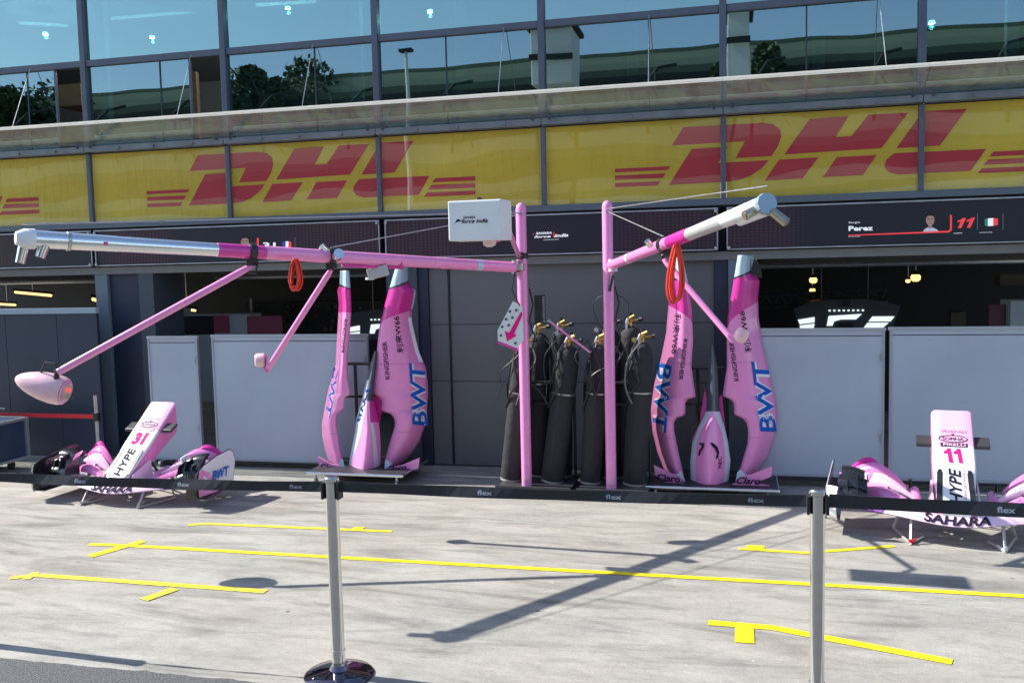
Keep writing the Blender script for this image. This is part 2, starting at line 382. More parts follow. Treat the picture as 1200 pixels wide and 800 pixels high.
for nd in [lip.node_tree.nodes['Principled BSDF']]:
    lip.node_tree.links.clear() if 0 else None
    tr_ = lip.node_tree.nodes.new('ShaderNodeBsdfTranslucent'); tr_.inputs[0].default_value = (.95, .95, .92, 1)
    mxs = lip.node_tree.nodes.new('ShaderNodeMixShader'); mxs.inputs[0].default_value = .75
    lip.node_tree.links.new(nd.outputs[0], mxs.inputs[1]); lip.node_tree.links.new(tr_.outputs[0], mxs.inputs[2]); lip.node_tree.links.new(mxs.outputs[0], lip.node_tree.nodes['Material Output'].inputs[0])
rail = mat('canopy_rail', (.20,.22,.25), .4, metal=.4, var=.2)
for a in range(-3, 7):
    x0, x1 = X0+a*W+.004, X0+(a+1)*W-.004
    vs = []; 
    d = Vector((0, -.45, .2)).normalized(); nn = Vector((0, d.z, -d.y))*.006
    A = Vector((x0, -.115, ZC+.035)); Bq = Vector((x1, -.115, ZC+.035)); C1 = Vector((x1, YF, ZF)); D1 = Vector((x0, YF, ZF))
    MB().add([A, Bq, C1, D1, A+nn, Bq+nn, C1+nn, D1+nn], [(0,1,2,3),(7,6,5,4),(0,4,5,1),(1,5,6,2),(2,6,7,3),(3,7,4,0)]).build('canopy_glass', canopy_m, B)
    MB().lohi((x0-.003, YF-.03, ZF-.012), (x1+.003, YF-.003, ZF+.02), bev=.004).build('canopy_edge', lip, B)
    MB().lohi((x0, -.112, ZC-.045), (x1, -.064, ZC+.018), bev=.004).build('canopy_rail', rail, B)
    # hanger rods and their clips
    for fx in ((.62,) if a % 2 else (.8,)):
        xx = x0+(x1-x0)*fx
        MB().tube([(xx, YF+.03, ZF), (xx-.02, -.06, ZW-.01)], .004, 6).build('hanger_rod', steel, B)
    for fx in (.25, .5, .78):
        xx = x0+(x1-x0)*fx; MB().box((xx, -.125, ZC-.02), (.05, .02, .025)).build('clip', rail, B)

# garage storey
soff = mat('soffit', (.19, .19, .18), .8, var=.1)
MB().lohi((XL, -.02, 2.112), (XR, .30, ZL0-.012)).build('lintel', soff, B)
MB().lohi((XL, .301, 2.114), (XR, 6.5, 2.2)).build('garage_ceiling', mat('garage_ceiling_paint', (.16, .155, .145), .8), B)
MB().lohi((XL, .085, ZL0-.01), (XR, .3, ZB)).build('wall', dark, B)
MB().lohi((XL, 4.2, 0), (XR, 4.3, 2.11)).build('garage_rear_wall', mat('garage_rear', (.02, .021, .025), .7, var=.3, vscale=1.5), B)
def pillar(xa, xb, name='pillar', y0=-.015, m=slate, z1=2.11):
    MB().lohi((xa, y0, 0), (xb, .55, z1), bev=.004).build(name, m, B)
slate_l = mat('slate_edge', (.14, .19, .23), .5, var=.1)
pillar(-7.21, -7.05, m=slate_l); pillar(-7.047, -6.64, m=navy, y0=.03); pillar(-6.637, -6.45, m=slate)
pillar(-3.64, -3.30); pillar(-3.297, -3.19, m=navy, y0=.02)
pillar(-.25, -.12, m=navy, y0=.02); pillar(-.117, .135, m=slate_l)
pillar(XR-.3, XR)
pillar(-10.75, -10.35); 
for xa, xb in ((-12, -7.3), (-6.4, -3.7), (.2, 5.0)):
    for y in (.8, 1.6, 2.8): MB().lohi((xa, y, 2.06), (xb, y+.07, 2.112)).build('ceiling_beam', mat('beam', (.06,.06,.058), .7), B)
    MB().tube([(xa, 1.2, 2.04), (xb, 1.25, 2.04)], .035, 10).build('duct', steel, B)
# closed door in the middle bay, with panel joints
door = mat('door_panel', (.14, .15, .15), .5, var=.08, vscale=1.5)
for (za, zb) in ((.012, .90), (.906, 1.50), (1.506, 2.11)):
    MB().lohi((-3.187, .05, za), (-.253, .09, zb), bev=.003).build('door_panel', door, B)
MB().lohi((-2.98, .041, .02), (-2.955, .05, 2.1)).build('door_joint', dark, B)
MB().lohi((-3.187, .045, 0.0), (-.253, .10, .01)).build('door_seal', black, B)
# low plinth in the open bays
# banners ---------------------------------------------------------------
m = bpy.data.materials.new('yellow_banner'); m.use_nodes = True; N, L = nodes(m); b = N['Principled BSDF']
tc = N.new('ShaderNodeTexCoord'); n_ = N.new('ShaderNodeTexNoise'); n_.inputs['Scale'].default_value = 1.1; n_.inputs['Detail'].default_value = 3; L.new(tc.outputs['Object'], n_.inputs[0])
cr = N.new('ShaderNodeValToRGB'); cr.color_ramp.elements[0].position = .35; cr.color_ramp.elements[0].color = (.80, .53, .045, 1); cr.color_ramp.elements[1].position = .68; cr.color_ramp.elements[1].color = (.94, .64, .055, 1)
L.new(n_.outputs[0], cr.inputs[0]); L.new(cr.outputs[0], b.inputs['Base Color']); b.inputs['Roughness'].default_value = .5
mp = N.new('ShaderNodeMapping'); mp.inputs['Scale'].default_value = (9, 1, 1.5); L.new(tc.outputs['Object'], mp.inputs[0])
n2 = N.new('ShaderNodeTexNoise'); n2.inputs['Scale'].default_value = 1.5; L.new(mp.outputs[0], n2.inputs[0])
bp = N.new('ShaderNodeBump'); bp.inputs['Strength'].default_value = .5; bp.inputs['Distance'].default_value = .03; L.new(n2.outputs[0], bp.inputs['Height']); L.new(bp.outputs[0], b.inputs['Normal'])
b.inputs['Coat Weight'].default_value = .35; b.inputs['Coat Roughness'].default_value = .06
yb = m
banner_glass = glass('banner_glass', (.95, .97, .97), (.75, .85, .9), .11, .16)
# logo traced once in metres relative to the module grid
def P2(x, y): p = at(x, y, 0); return (p.x, p.z)
per = 3*W
polys = []
def P(*pts, shift=0): polys.append([(P2(*q)[0]-shift, P2(*q)[1]) for q in pts])
off2 = per  # second logo measured one period to the right
P((801,149.5),(893,144.5),(906,146),(914,152),(915.5,160),(912,171),(904,183.3),(862,185.8),(873,166),(787.5,171), shift=per)
P((811,175),(853,172.3),(841,191.5),(901,188),(893,197),(880,206),(866,211.5),(850,213.5),(784,217), shift=per)
P((948.5,140),(994,136.5),(979,161),(997.5,160),(1017.5,135),(1064,132.5),(1032.5,174),(919,181.5), shift=per)
P((913,187.5),(959,184.8),(940,209.5),(896,212), shift=per)
P((980.5,184.5),(1027,182),(1011,205.5),(964,208), shift=per)
P((1081,131),(1132.5,128),(1101,171),(1050,174), shift=per)
P((1047,180),(1155,175),(1137,200.5),(1052,205),(1041,202),(1036,196),(1038,188), shift=per)
z0 = P2(850,213.5)[1]
def bar(xa, xb, xs, zt, zbm): 
    polys.append([(xa, zbm), (xb, zbm), (xb+ (xs if xs > 0 else 0), zt), (xa - (xs if xs < 0 else 0), zt)])
# three speed bars on either side
lx = P2(721,205)[0]-per
for (ya, yb_, xe0, xe1) in ((196.8,201,783,786),(204.8,210,777,780.5),(213.5,218.5,771,774.5)):
    za = P2(750,ya)[1]; zb_ = P2(750,yb_)[1]
    polys.append([(lx,zb_),(P2(xe0,210)[0]-per,zb_),(P2(xe1,210)[0]-per,za),(lx,za)])
rx = P2(557.5,209)[0]
for (ya, yb_, xs0, xs1) in ((208.2,213,507,511),(216,221.3,502,506.5),(224.5,229.5,497,501)):
    za = P2(530,ya)[1]; zb_ = P2(530,yb_)[1]
    polys.append([(P2(xs0,215)[0],zb_),(rx,zb_),(rx,za),(P2(xs1,215)[0],za)])
from mathutils.geometry import tessellate_polygon
nmB = {-3:'far left yellow delivery banner', 0:'yellow delivery banner above the left garage and middle door', 3:'yellow delivery banner above the right garage'}
lab = {-3:'yellow advertising banner cut off at the left edge of the photo', 0:'yellow advertising banner above the left garage and the middle door', 3:'yellow advertising banner with red logo above the right garage door'}
for a in (-3, 0, 3):
    T = thing('advertising_banner', (X0+(a+1.5)*W, -.01, ZB), lab[a], 'banner', 'yellow banners along the facade')
    xa, xb = X0+a*W, min(X0+(a+3)*W, XR)
    for j in range(3):
        MB().lohi((xa+j*W+.026, -.018, ZB-.008), (min(xa+(j+1)*W-.026, XR), -.008, ZC-.06)).build('banner_sheet', yb, T)
    mb = MB()
    for pl in polys:
        pp = [Vector((x+a/3*per, -.0215, z)) for x, z in pl]
        tri = tessellate_polygon([pp]); mb.add(pp, [tuple(t_) for t_ in tri])
    mb.build('logo', letter_red, T, norm=False)
    for j in range(3):
        MB().lohi((xa+j*W+.032, -.030, ZB-.008), (min(xa+(j+1)*W-.032, XR), -.026, ZC-.06)).build('cover_glass', banner_glass, T)

# display boards ---------------------------------------------------------
def ledmat(name, xs):
    m = bpy.data.materials.new(name); m.use_nodes = True; N, L = nodes(m); b = N['Principled BSDF']
    g_ = N.new('ShaderNodeNewGeometry'); sx = N.new('ShaderNodeSeparateXYZ'); L.new(g_.outputs['Position'], sx.inputs[0])
    def mth(op, a, b_=None):
        q = N.new('ShaderNodeMath'); q.operation = op
        for i, vv in enumerate((a, b_)):
            if vv is None: continue
            if isinstance(vv, (int, float)): q.inputs[i].default_value = vv
            else: L.new(vv, q.inputs[i])
        return q.outputs[0]
    gx = mth('GREATER_THAN', mth('FRACT', mth('MULTIPLY', sx.outputs[0], 24)), .35)
    gz = mth('GREATER_THAN', mth('FRACT', mth('MULTIPLY', sx.outputs[2], 34)), .35)
    dots = mth('MULTIPLY', gx, gz); acc = None
    for c, hw in xs:
        f_ = mth('MAXIMUM', mth('SUBTRACT', 1.0, mth('DIVIDE', mth('ABSOLUTE', mth('SUBTRACT', sx.outputs[0], c)), hw)), 0.0)
        acc = f_ if acc is None else mth('MAXIMUM', acc, f_)
    k = mth('MULTIPLY', dots, mth('MINIMUM', mth('MULTIPLY', acc, 1.5), 1.0))
    mx = N.new('ShaderNodeMix'); mx.data_type = 'RGBA'; L.new(k, mx.inputs[0])
    mx.inputs[6].default_value = (.012, .014, .026, 1); mx.inputs[7].default_value = (.085, .022, .04, 1)
    L.new(mx.outputs[2], b.inputs['Base Color']); b.inputs['Roughness'].default_value = .38
    return m
led_edge = mat('display_edge', (.45, .47, .52), .35, metal=.6, var=.2)
led_label = {-9.6:'dark display board over the far left garage, cut by the photo edge', -5.3:'dark display board showing number 31 above the left garage', -1.9:'dark display board with small white team logo between the pink posts', 2.2:'dark display board showing the driver name and number 11'}
boards = {}
for xa, xb, zs, c in ((-12.3, -7.19, [(-9,1)], -9.6), (-7.15, -3.68, [(-6.6,.6),(-4.1,.9)], -5.3), (-3.62, -.21, [(-3.3,.9),(-.6,.8)], -1.9), (-.13, XR, [(.1,.6)], 2.2)):
    T = thing('display_board', ((xa+xb)/2, -.03, ZL0), led_label[c], 'display board', 'dark display boards above the garages'); boards[c] = T
    MB().lohi((xa, -.05, ZL0), (xb, .08, ZL1-.01)).build('screen', ledmat('led_%g' % c, zs), T)
    mb = MB(); mb.lohi((xa, -.065, ZL1-.022), (xb, -.052, ZL1-.008)); mb.lohi((xa, -.065, ZL0), (xb, -.052, ZL0+.012))
    mb.lohi((xa, -.064, ZL0+.0125), (xa+.012, -.052, ZL1-.023)); mb.lohi((xb-.012, -.064, ZL0+.0125), (xb, -.052, ZL1-.023))
    mb.build('edge_trim', led_edge, T)
    for z in (ZL0+.02, ZL1-.04):
        for x in (xa+.02, xb-.02): MB().lathe([(.014,-.014),(.018,0),(.014,.014)], (x, -.078, z), 10).build('bolt', steel, T)
yD = -.0535
ltw = mat('led_white', (.9, .9, .92), .5, emit=.25); ltr = mat('led_red', (.80, .05, .06), .5, emit=.3)
def ltext(T, s, bl, br, tr, tl, m=ltw, bold=.01, shear=0, Y=yD, name='lettering'):
    mb = MB(); put_text(mb, s, quadmap(bl, br, tr, tl, Y), bold, shear); return mb.build(name, m, T, norm=False)
def lquad(T, pts, m, Y=yD, name='panel_graphic'):
    pp = [at(x, y, Y) for x, y in pts]; return MB().add(pp, [tuple(range(len(pp)))]).build(name, m, T, norm=False)
def one_glyphs(mb, fn):
    for x0_ in (0, .54):
        g_ = [(0,.60),(.12,.62),(.20,.66),(.20,0),(.42,0),(.42,1),(.24,1),(.14,.84),(0,.78)]
        pp = [fn(x0_+a, b) for a, b in g_]; tri = tessellate_polygon([pp]); mb.add(pp, [tuple(t_) for t_ in tri])
T = boards[2.2]
ltext(T, 'Perez', (994.5,270.8),(1023,270),(1023,264.2),(994.5,265), bold=.03)
ltext(T, 'Sergio', (994.5,262.5),(1008,262),(1008,259.3),(994.5,259.8), bold=.0)
ltext(T, 'Force India', (994.5,277.8),(1008,277.4),(1008,276.3),(994.5,276.6), bold=.0)
lquad(T, [(994.5,275.2),(1111,270.4),(1113.2,268.8),(1113.2,252),(1115.5,252),(1115.5,269.8),(1112,272.4),(994.5,277-0.6)], ltr)
mb = MB(); one_glyphs(mb, quadmap((1118.5,267.6),(1138,266.8),(1143.5,254.8),(1124,255.6), yD)); mb.build('number', ltr, T, norm=False)
lquad(T, [(1154,256.5),(1157.5,256),(1157.5,265),(1154,264.5)], mat('flag_green', (.03,.25,.12), .5, emit=.2))
lquad(T, [(1157.7,256),(1164,255.6),(1164,264.6),(1157.7,265)], ltw)
lquad(T, [(1164.2,255.6),(1169.5,256),(1169.5,263.8),(1164.2,264.6)], ltr)
for x in (1145, 1175): lquad(T, [(x,250.5),(x+.8,250.5),(x+.8,269.5),(x,269.5)], mat('led_grey', (.2,.22,.26), .5))
ltext(T, 'number', (1117.5,274),(1128,273.6),(1128,272.2),(1117.5,272.6), bold=0)
ltext(T, 'nationality', (1148,273.4),(1163,272.8),(1163,271.4),(1148,271.9), bold=0)
skin = mat('portrait_skin', (.42, .25, .19), .6, emit=.1); hair = mat('portrait_hair', (.015,.01,.01), .6); shirt = mat('portrait_shirt', (.68,.62,.72), .6, emit=.1)
def portrait(T, cx, top, s):
    def pt(dx, dy): return (cx+dx*s, top+dy*s)
    lquad(T, [pt(-8.5,21.5),pt(-7,19),pt(-3,16.5),pt(0,17.5),pt(3,16.5),pt(8,19),pt(10.5,21.2)][::-1], shirt, yD, 'portrait')
    lquad(T, [pt(2.1*0-2.0,12),pt(-2,17),pt(0,18),pt(2,17),pt(2,12)][::-1], skin, yD-.001, 'portrait')
    lquad(T, [pt(5.2*math.cos(t)*.98, 7.5+7.2*math.sin(t)) for t in [2*math.pi*i/16 for i in range(16)]], skin, yD-.002, 'portrait')
    lquad(T, [pt(-5.6,7),pt(-5.6,2),pt(-3,-.6),pt(2.5,-.8),pt(5.5,1.8),pt(5.6,7),pt(4.4,4),pt(2,2.8),pt(-3,3)], hair, yD-.003, 'portrait')
    for dx in (-2, 2): lquad(T, [pt(dx-1.1,6),pt(dx+1.1,6),pt(dx+1.1,7),pt(dx-1.1,7)], hair, yD-.003, 'portrait')
    lquad(T, [pt(-1.4,11.3),pt(1.4,11.3),pt(1.2,12),pt(-1.2,12)], mat('portrait_lip', (.3,.1,.09), .6), yD-.003, 'portrait')
portrait(T, 1090, 250, 1.0)
T = boards[-5.3]
portrait(T, 287, 276.5, .92)
lquad(T, [(301,279),(303.4,279),(303.4,292),(301,292)], ltr)
ltext(T, '31', (308,291),(323,291.5),(323,284),(308,284), bold=.03)
mb = MB()
lquad(T, [(331,283.5),(334.5,282.8),(334.5,291),(331,290.8)], mat('flag_blue', (.05,.05,.4), .5, emit=.2)); lquad(T, [(334.7,282.8),(338,282.8),(338,291),(334.7,291)], ltw); lquad(T, [(338.2,282.8),(341.5,283.5),(341.5,291),(338.2,291)], ltr)
lquad(T, [(345.3,278),(346,278),(346,291),(345.3,291)], mat('led_grey', (.2,.22,.26), .5))
T = boards[-1.9]
ltext(T, 'SAHARA', (628,275),(646.5,274.2),(646.5,271.3),(628,272), bold=.03, shear=.2)
ltext(T, 'force', (626,279),(645.5,278.2),(645.5,275.5),(626,276.2), bold=.03, shear=.3)
ltext(T, 'india', (649.5,278.2),(666,277.3),(666,273.4),(649.5,274.2), bold=.03, shear=.3)
ltext(T, 'formula one team', (637,281.8),(655,281),(655,279.6),(637,280.3), bold=0)
lquad(T, [(648,278),(649.3,270.5),(650.2,278)], ltr); lquad(T, [(623.6,275),(626.6,273.2),(626,274.4)], ltr)

# ================================================================== BOARDS AND GARAGE INTERIOR
board_m = mat('grey_board', (.46, .52, .60), .36, var=.10, vscale=1.2); trim = mat('board_trim', (.42,.47,.53), .4, metal=.5)
def screen_board(xa, xb, z0, z1, Y, label, rz=0):
    T = thing('partition_board', ((xa+xb)/2, Y, 0), label, 'partition board', 'grey partition boards across the garage doors', world=False, rz=rz)
    w_ = (xb-xa)/2
    MB().lohi((-w_+.02, -.012, z0+.03), (w_-.02, .012, z1-.03)).build('panel', board_m, T)
    MB().lohi((-w_, -.02, z1-.03), (w_, .02, z1), bev=.004).build('top_rail', trim, T)
    MB().lohi((-w_, -.02, z0), (w_, .02, z0+.03), bev=.004).build('bottom_rail', trim, T)
    for s in (-1, 1): MB().lohi((s*w_-s*.02-.01, -.02, z0+.031), (s*w_-s*.02+.01, .02, z1-.031)).build('side_rail', trim, T)
    for zz in (z0+.35, z1-.30):
        MB().lohi((w_-.05, -.026, zz), (w_-.035, -.0205, zz+.07), bev=.002).build('hinge', steel, T)
    MB().lohi((-w_+.021, -.0145, z1-.075), (w_-.021, -.0125, z1-.068)).build('seam', black, T)
    MB().lohi((-w_+.05, -.05, .06), (w_-.05, .05, z0-.004)).build('base', black, T)
    for s in (-1, 1):
        c = MB(); c.tube([(s*(w_-.15)-.012, -.10, .03), (s*(w_-.15)+.012, -.10, .03)], .03, 12); c.lohi((s*(w_-.15)-.018, -.12, .045), (s*(w_-.15)+.018, .1, .062)); c.build('castor', steel, T)
    return T
screen_board(.15, 1.268, .09, 1.47, -.35, 'grey partition board directly right of the tall right engine cover')
screen_board(1.288, 2.9, .08, 1.475, -.35, 'grey partition board behind the nose numbered 11')
screen_board(-6.33, -5.70, .03, 1.425, -.34, 'narrow grey partition board behind the nose numbered 31')
screen_board(-5.57, -3.74, .06, 1.435, -.30, 'wide grey partition board behind the left engine cover')
# dark frame edge between the two left boards
# navy wall with red stripe belt
T = thing('navy_hoarding', (-8.6, -.3, 0), 'dark navy hoarding with pale cap rail behind the left flight case', 'hoarding')
for xa, xb in ((-10.2, -8.19), (-8.185, -7.50), (-7.495, -6.97)):
    MB().lohi((xa, -.33, .06), (xb, -.29, 1.68), bev=.004).build('panel', navy, T)
MB().lohi((-10.2, -.345, 1.682), (-6.965, -.28, 1.745), bev=.005).build('cap_rail', mat('cap_rail_paint', (.30,.38,.44), .5), T)
MB().lohi((-10.2, -.36, 0), (-6.97, -.28, .058)).build('plinth', mat('plinth', (.22,.26,.30), .6), T)
# retractable post with red belt
gx = -6.83; T = thing('barrier_post', (gx, -.6, 0), 'thin grey barrier post holding a red belt in front of the navy hoarding', 'barrier post')
MB().tube([(gx, -.6, .02), (gx, -.6, .80)], .022, 12).build('pole', steel, T, smooth=True)
MB().lathe([(.13,0),(.13,.012),(.03,.03),(.022,.05)], (gx,-.6,0), 24).build('base', steel, T, smooth=True)
MB().lohi((-8.9, -.603, .545), (gx-.02, -.598, .590)).build('belt', redbelt, T)
MB().lohi((gx-.028, -.628, .52), (gx+.028, -.572, .61), bev=.006).build('belt_clip', black, T)

# flight case, cut by the left edge
T = thing('flight_case', (-7.95, -.93, 0), 'blue flight case with aluminium edges at the left photo edge', 'case')
MB().lohi((-8.35, -1.15, .14), (-7.66, -.72, .54), bev=.006).build('body', mat('case_blue', (.03,.05,.10), .45, var=.1), T)
mb = MB()
for x in (-8.36, -7.65):
    for y in (-1.16, -.71): mb.lohi((x-.018, y-.018, .12), (x+.018, y+.018, .565), bev=.003)
for z in (.13, .555):
    for y in (-1.165, -.705): mb.lohi((-8.34, y-.014, z-.014), (-7.67, y+.014, z+.014))
    for x in (-8.365, -7.645): mb.lohi((x-.014, -1.14, z-.014), (x+.014, -.73, z+.014))
mb.build('edging', mat('aluminium_edging', (.42,.46,.5), .35, metal=.6), T)
for x in (-8.2, -7.8):
    for y in (-1.08, -.8): MB().tube([(x-.015, y, .045), (x+.015, y, .045)], .045, 14).build('castor', black, T, smooth=True)
MB().lohi((-7.86, -1.178, .28), (-7.80, -1.166, .36), bev=.004).build('latch', steel, T)
# cables lying over the case and on the floor behind the wing
tag(MB().tube([(-8.6,-.9,.57),(-8.2,-.95,.72),(-7.9,-1.0,.73),(-7.62,-1.02,.70)], .012, 8).build('cable', black, smooth=True), 'black cable held above the flight case at the left edge', 'cable')
pts = [(-7.55+.22*i, -1.0-.10*math.sin(i*1.7)-.03*i, .012) for i in range(9)]
tag(MB().tube(pts, .010, 6).build('cable', black, smooth=True), 'black cable snaking over the floor towards the wing numbered 31', 'cable')

# garage interiors
warm = mat('warm_lamp', (1, .60, .22), .4, emit=1.1); panel_on = mat('light_panel', (.85, .97, .93), .4, emit=.55)
def strip_lamp(xa, ya, xb, yb, Y, r, label):
    a_, b_ = at(xa, ya, Y), at(xb, yb, Y); c = (a_+b_)/2
    T = thing('strip_lamp', c, label, 'lamp', 'lit strip lamps inside the garages')
    MB().tube([a_, b_], r, 10).build('tube', warm, T); a2, b2 = a_+Vector((-.03,0,r*1.3)), b_+Vector((.03,0,r*1.3))
    MB().tube([a2, b2], r*.9, 8).build('housing', dark, T)
    MB().tube([c, Vector((c.x, c.y, 2.11))], .008, 6).build('hanger', steel, T)
strip_lamp(18, 342, 60, 346, 2.0, .022, 'longest lit strip lamp above the navy hoarding')
strip_lamp(109, 350, 120, 353, 2.0, .03, 'short lit strip lamp beside the left pillar')
strip_lamp(390-180, 361.5, 229, 363.5, 2.0, .02, 'lit strip lamp seen under the pink arm in the left garage')
strip_lamp(0, 356, 18, 357, 2.6, .02, 'faint lit strip lamp at the left photo edge')
def spot(px, py, Y, r, label):
    c = at(px, py, Y); T = thing('pendant_lamp', c, label, 'lamp', 'warm pendant lamps inside the garages')
    MB().lathe([(r*.5, -r*.9), (r, -r*.5), (r*1.05, r*.2), (r*.8, r*.6)], c, 10).build('glowing_shade', warm, T)
    MB().lathe([(r*.85, r*.62), (r*.5, r*1.2), (r*.2, r*1.5)], c, 10).build('cap', dark, T)
    MB().tube([c+Vector((0,0,r*1.5)), Vector((c.x, c.y, 2.11))], .006, 6).build('cable', steel, T)
spot(953, 328, 2.6, .045, 'bright pendant lamp above the right lamp rig')
spot(952, 340, 3.2, .035, 'smaller pendant lamp just below the brightest one')
spot(1073, 325, 2.8, .055, 'wide pendant lamp hanging alone right of the lamp rig')
spot(1064, 329, 3.2, .028, 'tiny pendant lamp touching the wide one')
spot(208, 343, 2.2, .028, 'small pendant lamp in the left garage')
# truss
T = thing('lighting_truss', at(930, 345, 2.2), 'dark lattice truss across the right garage', 'truss')
a0, a1 = at(880, 347, 2.2), at(1040, 339, 2.2); b0, b1 = at(880, 360, 2.2), at(1040, 352, 2.2)
tm = mat('truss_metal', (.10,.11,.13), .4, metal=.5)
MB().tube([a0, a1], .02, 8).build('chord', tm, T); MB().tube([b0, b1], .02, 8).build('chord', tm, T)
mb = MB()
for i in range(9):
    t0, t1 = i/9, (i+.5)/9; mb.tube([a0.lerp(a1, t0), b0.lerp(b1, t1)], .008, 6); mb.tube([b0.lerp(b1, t1), a0.lerp(a1, (i+1)/9)], .008, 6)
mb.build('bracing', tm, T)
# overhead service rig with light panels (right) and its twin (left)
def rig(pc, Y, s, label, flip=1):
    c = at(*pc, Y); T = thing('lamp_rig', c, label, 'lamp rig', 'arched lamp rigs inside the garages')
    def q(dx, dy): return c+Vector((dx*s, 0, -dy*s))
    top = [(-56,-10),(-40,-16),(-20,-19),(0,-20),(22,-19),(42,-16),(56,-11)]; bot = [(48,14),(30,16),(-30,18),(-50,16)]
    poly = [q(*p_) for p_ in top+bot]; mb = MB(); mb.prism(poly, (0,0,0), (0,.5,0)); mb.build('hood', mat('rig_hood', (.075,.085,.11), .5), T)
    Yo = Vector((0,-.012,0))
    for pl in ([(-52,3),(-34,0),(-34,6),(-50,8)], [(-50,9.5),(-34,7.5),(-35,13),(-49,14.5)], [(27,0),(50,0),(46,5.5),(23,5.5)], [(22,7),(44,7),(38,12.5),(18,12.5)]):
        MB().prism([q(*p_)+Yo for p_ in pl], (0,0,0), (0,.01,0)).build('light_panel', panel_on, T)
    mb = MB(); mb.prism([q(*p_)+Yo for p_ in [(-19,-1),(16,-3),(10,3),(-6,3),(-13,5),(-15,10),(-21,10)]], (0,0,0), (0,.01,0)); mb.build('centre_panel', panel_on, T)
    for i in range(8): MB().box(q(-18+5*i, -7)+Yo, (2.2*s, .01, 1.8*s)).build('led', panel_on, T)
    mb = MB(); mb.lohi(q(-4,-20)+Vector((0,-.03,0)), q(4,-12)+Vector((0,-.014,0))); mb.lohi(q(-7,6)+Vector((0,-.04,0)), q(7,15)+Vector((0,-.014,0))); mb.build('camera_housing', black, T)
    for s_ in (-1, 1): MB().tube([q(s_*25,-16)+Vector((0,.25,0)), Vector((q(s_*25,0).x, Y+.25, 2.11))], .01, 6).build('hanger', tm, T)
rig((992, 371), 1.9, 1/98, 'arched lamp rig with white light panels above the right partition boards')
rig((452, 381), 1.6, 1/98, 'arched lamp rig half hidden behind the left engine cover')
# cabinets and screens in the left garage, cabinet on the right
cab = mat('cabinet_grey_glow', (.26,.33,.38), .5, emit=.02); scr = mat('dark_screen', (.02,.022,.03), .3); pk = mat('pink_screen', (.10,.018,.05), .5, emit=.08)  # cabinet grey glows faintly: garage light put into the material
T = thing('monitor_desk', at(250, 395, 1.2)-Vector((0,0,1.3)), 'grey monitor desk with dark and pink screens in the left garage', 'desk')
def qb(T, name, x0, y0, x1, y1, Y, d, m):
    a_, b_ = at(x0, y1, Y), at(x1, y0, Y); return MB().lohi((a_.x, Y, a_.z), (b_.x, Y+d, b_.z)).build(name, m, T)
qb(T, 'cabinet', 186, 362, 208, 470, 1.25, .3, cab); qb(T, 'desk_front', 208.2, 368, 292, 470, 1.25, .3, cab)
qb(T, 'screen', 213, 370, 250, 392, 1.235, .012, scr); qb(T, 'screen', 250.3, 369, 268, 390, 1.235, .012, pk); qb(T, 'screen', 290, 370, 330, 392, 1.235, .012, pk)
T = thing('back_shelving', at(370, 395, 1.9)-Vector((0,0,1.2)), 'dark shelving with equipment at the back of the left garage', 'shelving')
qb(T, 'shelf_unit', 292, 352, 450, 470, 2.4, .4, mat('shelf_dark', (.012,.013,.017), .5)); 
rnd = random.Random(3); eqm = mat('equipment', (.10,.08,.08), .4, var=.6, vscale=8)
for i in range(26):
    p = at(300+rnd.random()*140, 358+rnd.random()*30, 2.36); MB().box(p, (.03+.05*rnd.random(), .03, .015+.05*rnd.random())).build('equipment', eqm, T)
qb(T, 'upright', 293, 350, 295, 366, 2.33, .03, steel)
T = thing('equipment_cabinet', at(1190, 395, 1.5)-Vector((0,0,1.3)), 'pale cabinet and pink display above the far right partition board', 'cabinet')
qb(T, 'body', 1182, 352, 1230, 470, 1.5, .4, mat('cabinet_pale_glow', (.30,.38,.44), .5, emit=.03)); qb(T, 'pink_panel', 1158, 357, 1179, 400, 1.6, .04, mat('dull_pink', (.12,.03,.06), .5)); qb(T, 'crate', 1114, 366, 1132, 400, 1.6, .2, mat('brown_crate', (.06,.04,.03), .6)); qb(T, 'side_box', 1172, 320, 1230, 334, 1.7, .2, mat('brown_box', (.05,.04,.035), .6))  # pale body has a faint glow standing in for light falling on it

# ================================================================== GANTRIES
def ring(mb, c, d, r, h, n=20):
    d = Vector(d).normalized(); mb.tube([Vector(c)-d*h/2, Vector(c)+d*h/2], r, n)
def lerp(a, b, t): return Vector(a).lerp(Vector(b), t)
def post(T, x, y, h):
    mb = MB(); r = .048
    mb.tube([(x, y, .03), (x, y, h-.05), (x, y, h-.02), (x, y, h)], [r, r, r*.8, r*.3], 20); o = mb.build('post', pink, T, smooth=True)
    b_ = MB(); b_.lathe([(.014,-.006),(.014,.006)], (0,0,0), 10, Matrix.Translation((x, y-r-.002, .14)) @ Matrix.Rotation(R(90), 4, 'X')); b_.build('bolt', steel, o)
    b2 = MB(); b2.lathe([(.016,-.008),(.016,.008)], (0,0,0), 10, Matrix.Translation((x+.01, y-r-.002, h-.10)) @ Matrix.Rotation(R(90), 4, 'X')); b2.build('bolt', steel, o)
    mb = MB(); mb.lohi((x-.22, y-.12, .02), (x+.22, y+.35, .055), bev=.006)
    for sx in (-.2, .2): mb.tube([(x+sx, y-.1, .03), (x+sx, y+.32, .03)], .02, 8)
    mb.build('base_plate', mat('base_steel', (.10,.10,.11), .5, metal=.5), T)
def cable(T, pts, r, m, name='cable'):
    return MB().tube(pts, r, 8).build(name, m, T, smooth=True)
def seg_tube(T, A, Bp, spec, name='arm'):
    # spec: list of (t0,t1,r0,r1,mat,name)
    for t0, t1, ra, rb, m_, nm in spec:
        MB().tube([lerp(A, Bp, t0), lerp(A, Bp, t1)], [ra, rb], 24).build(nm, m_, T, smooth=True)
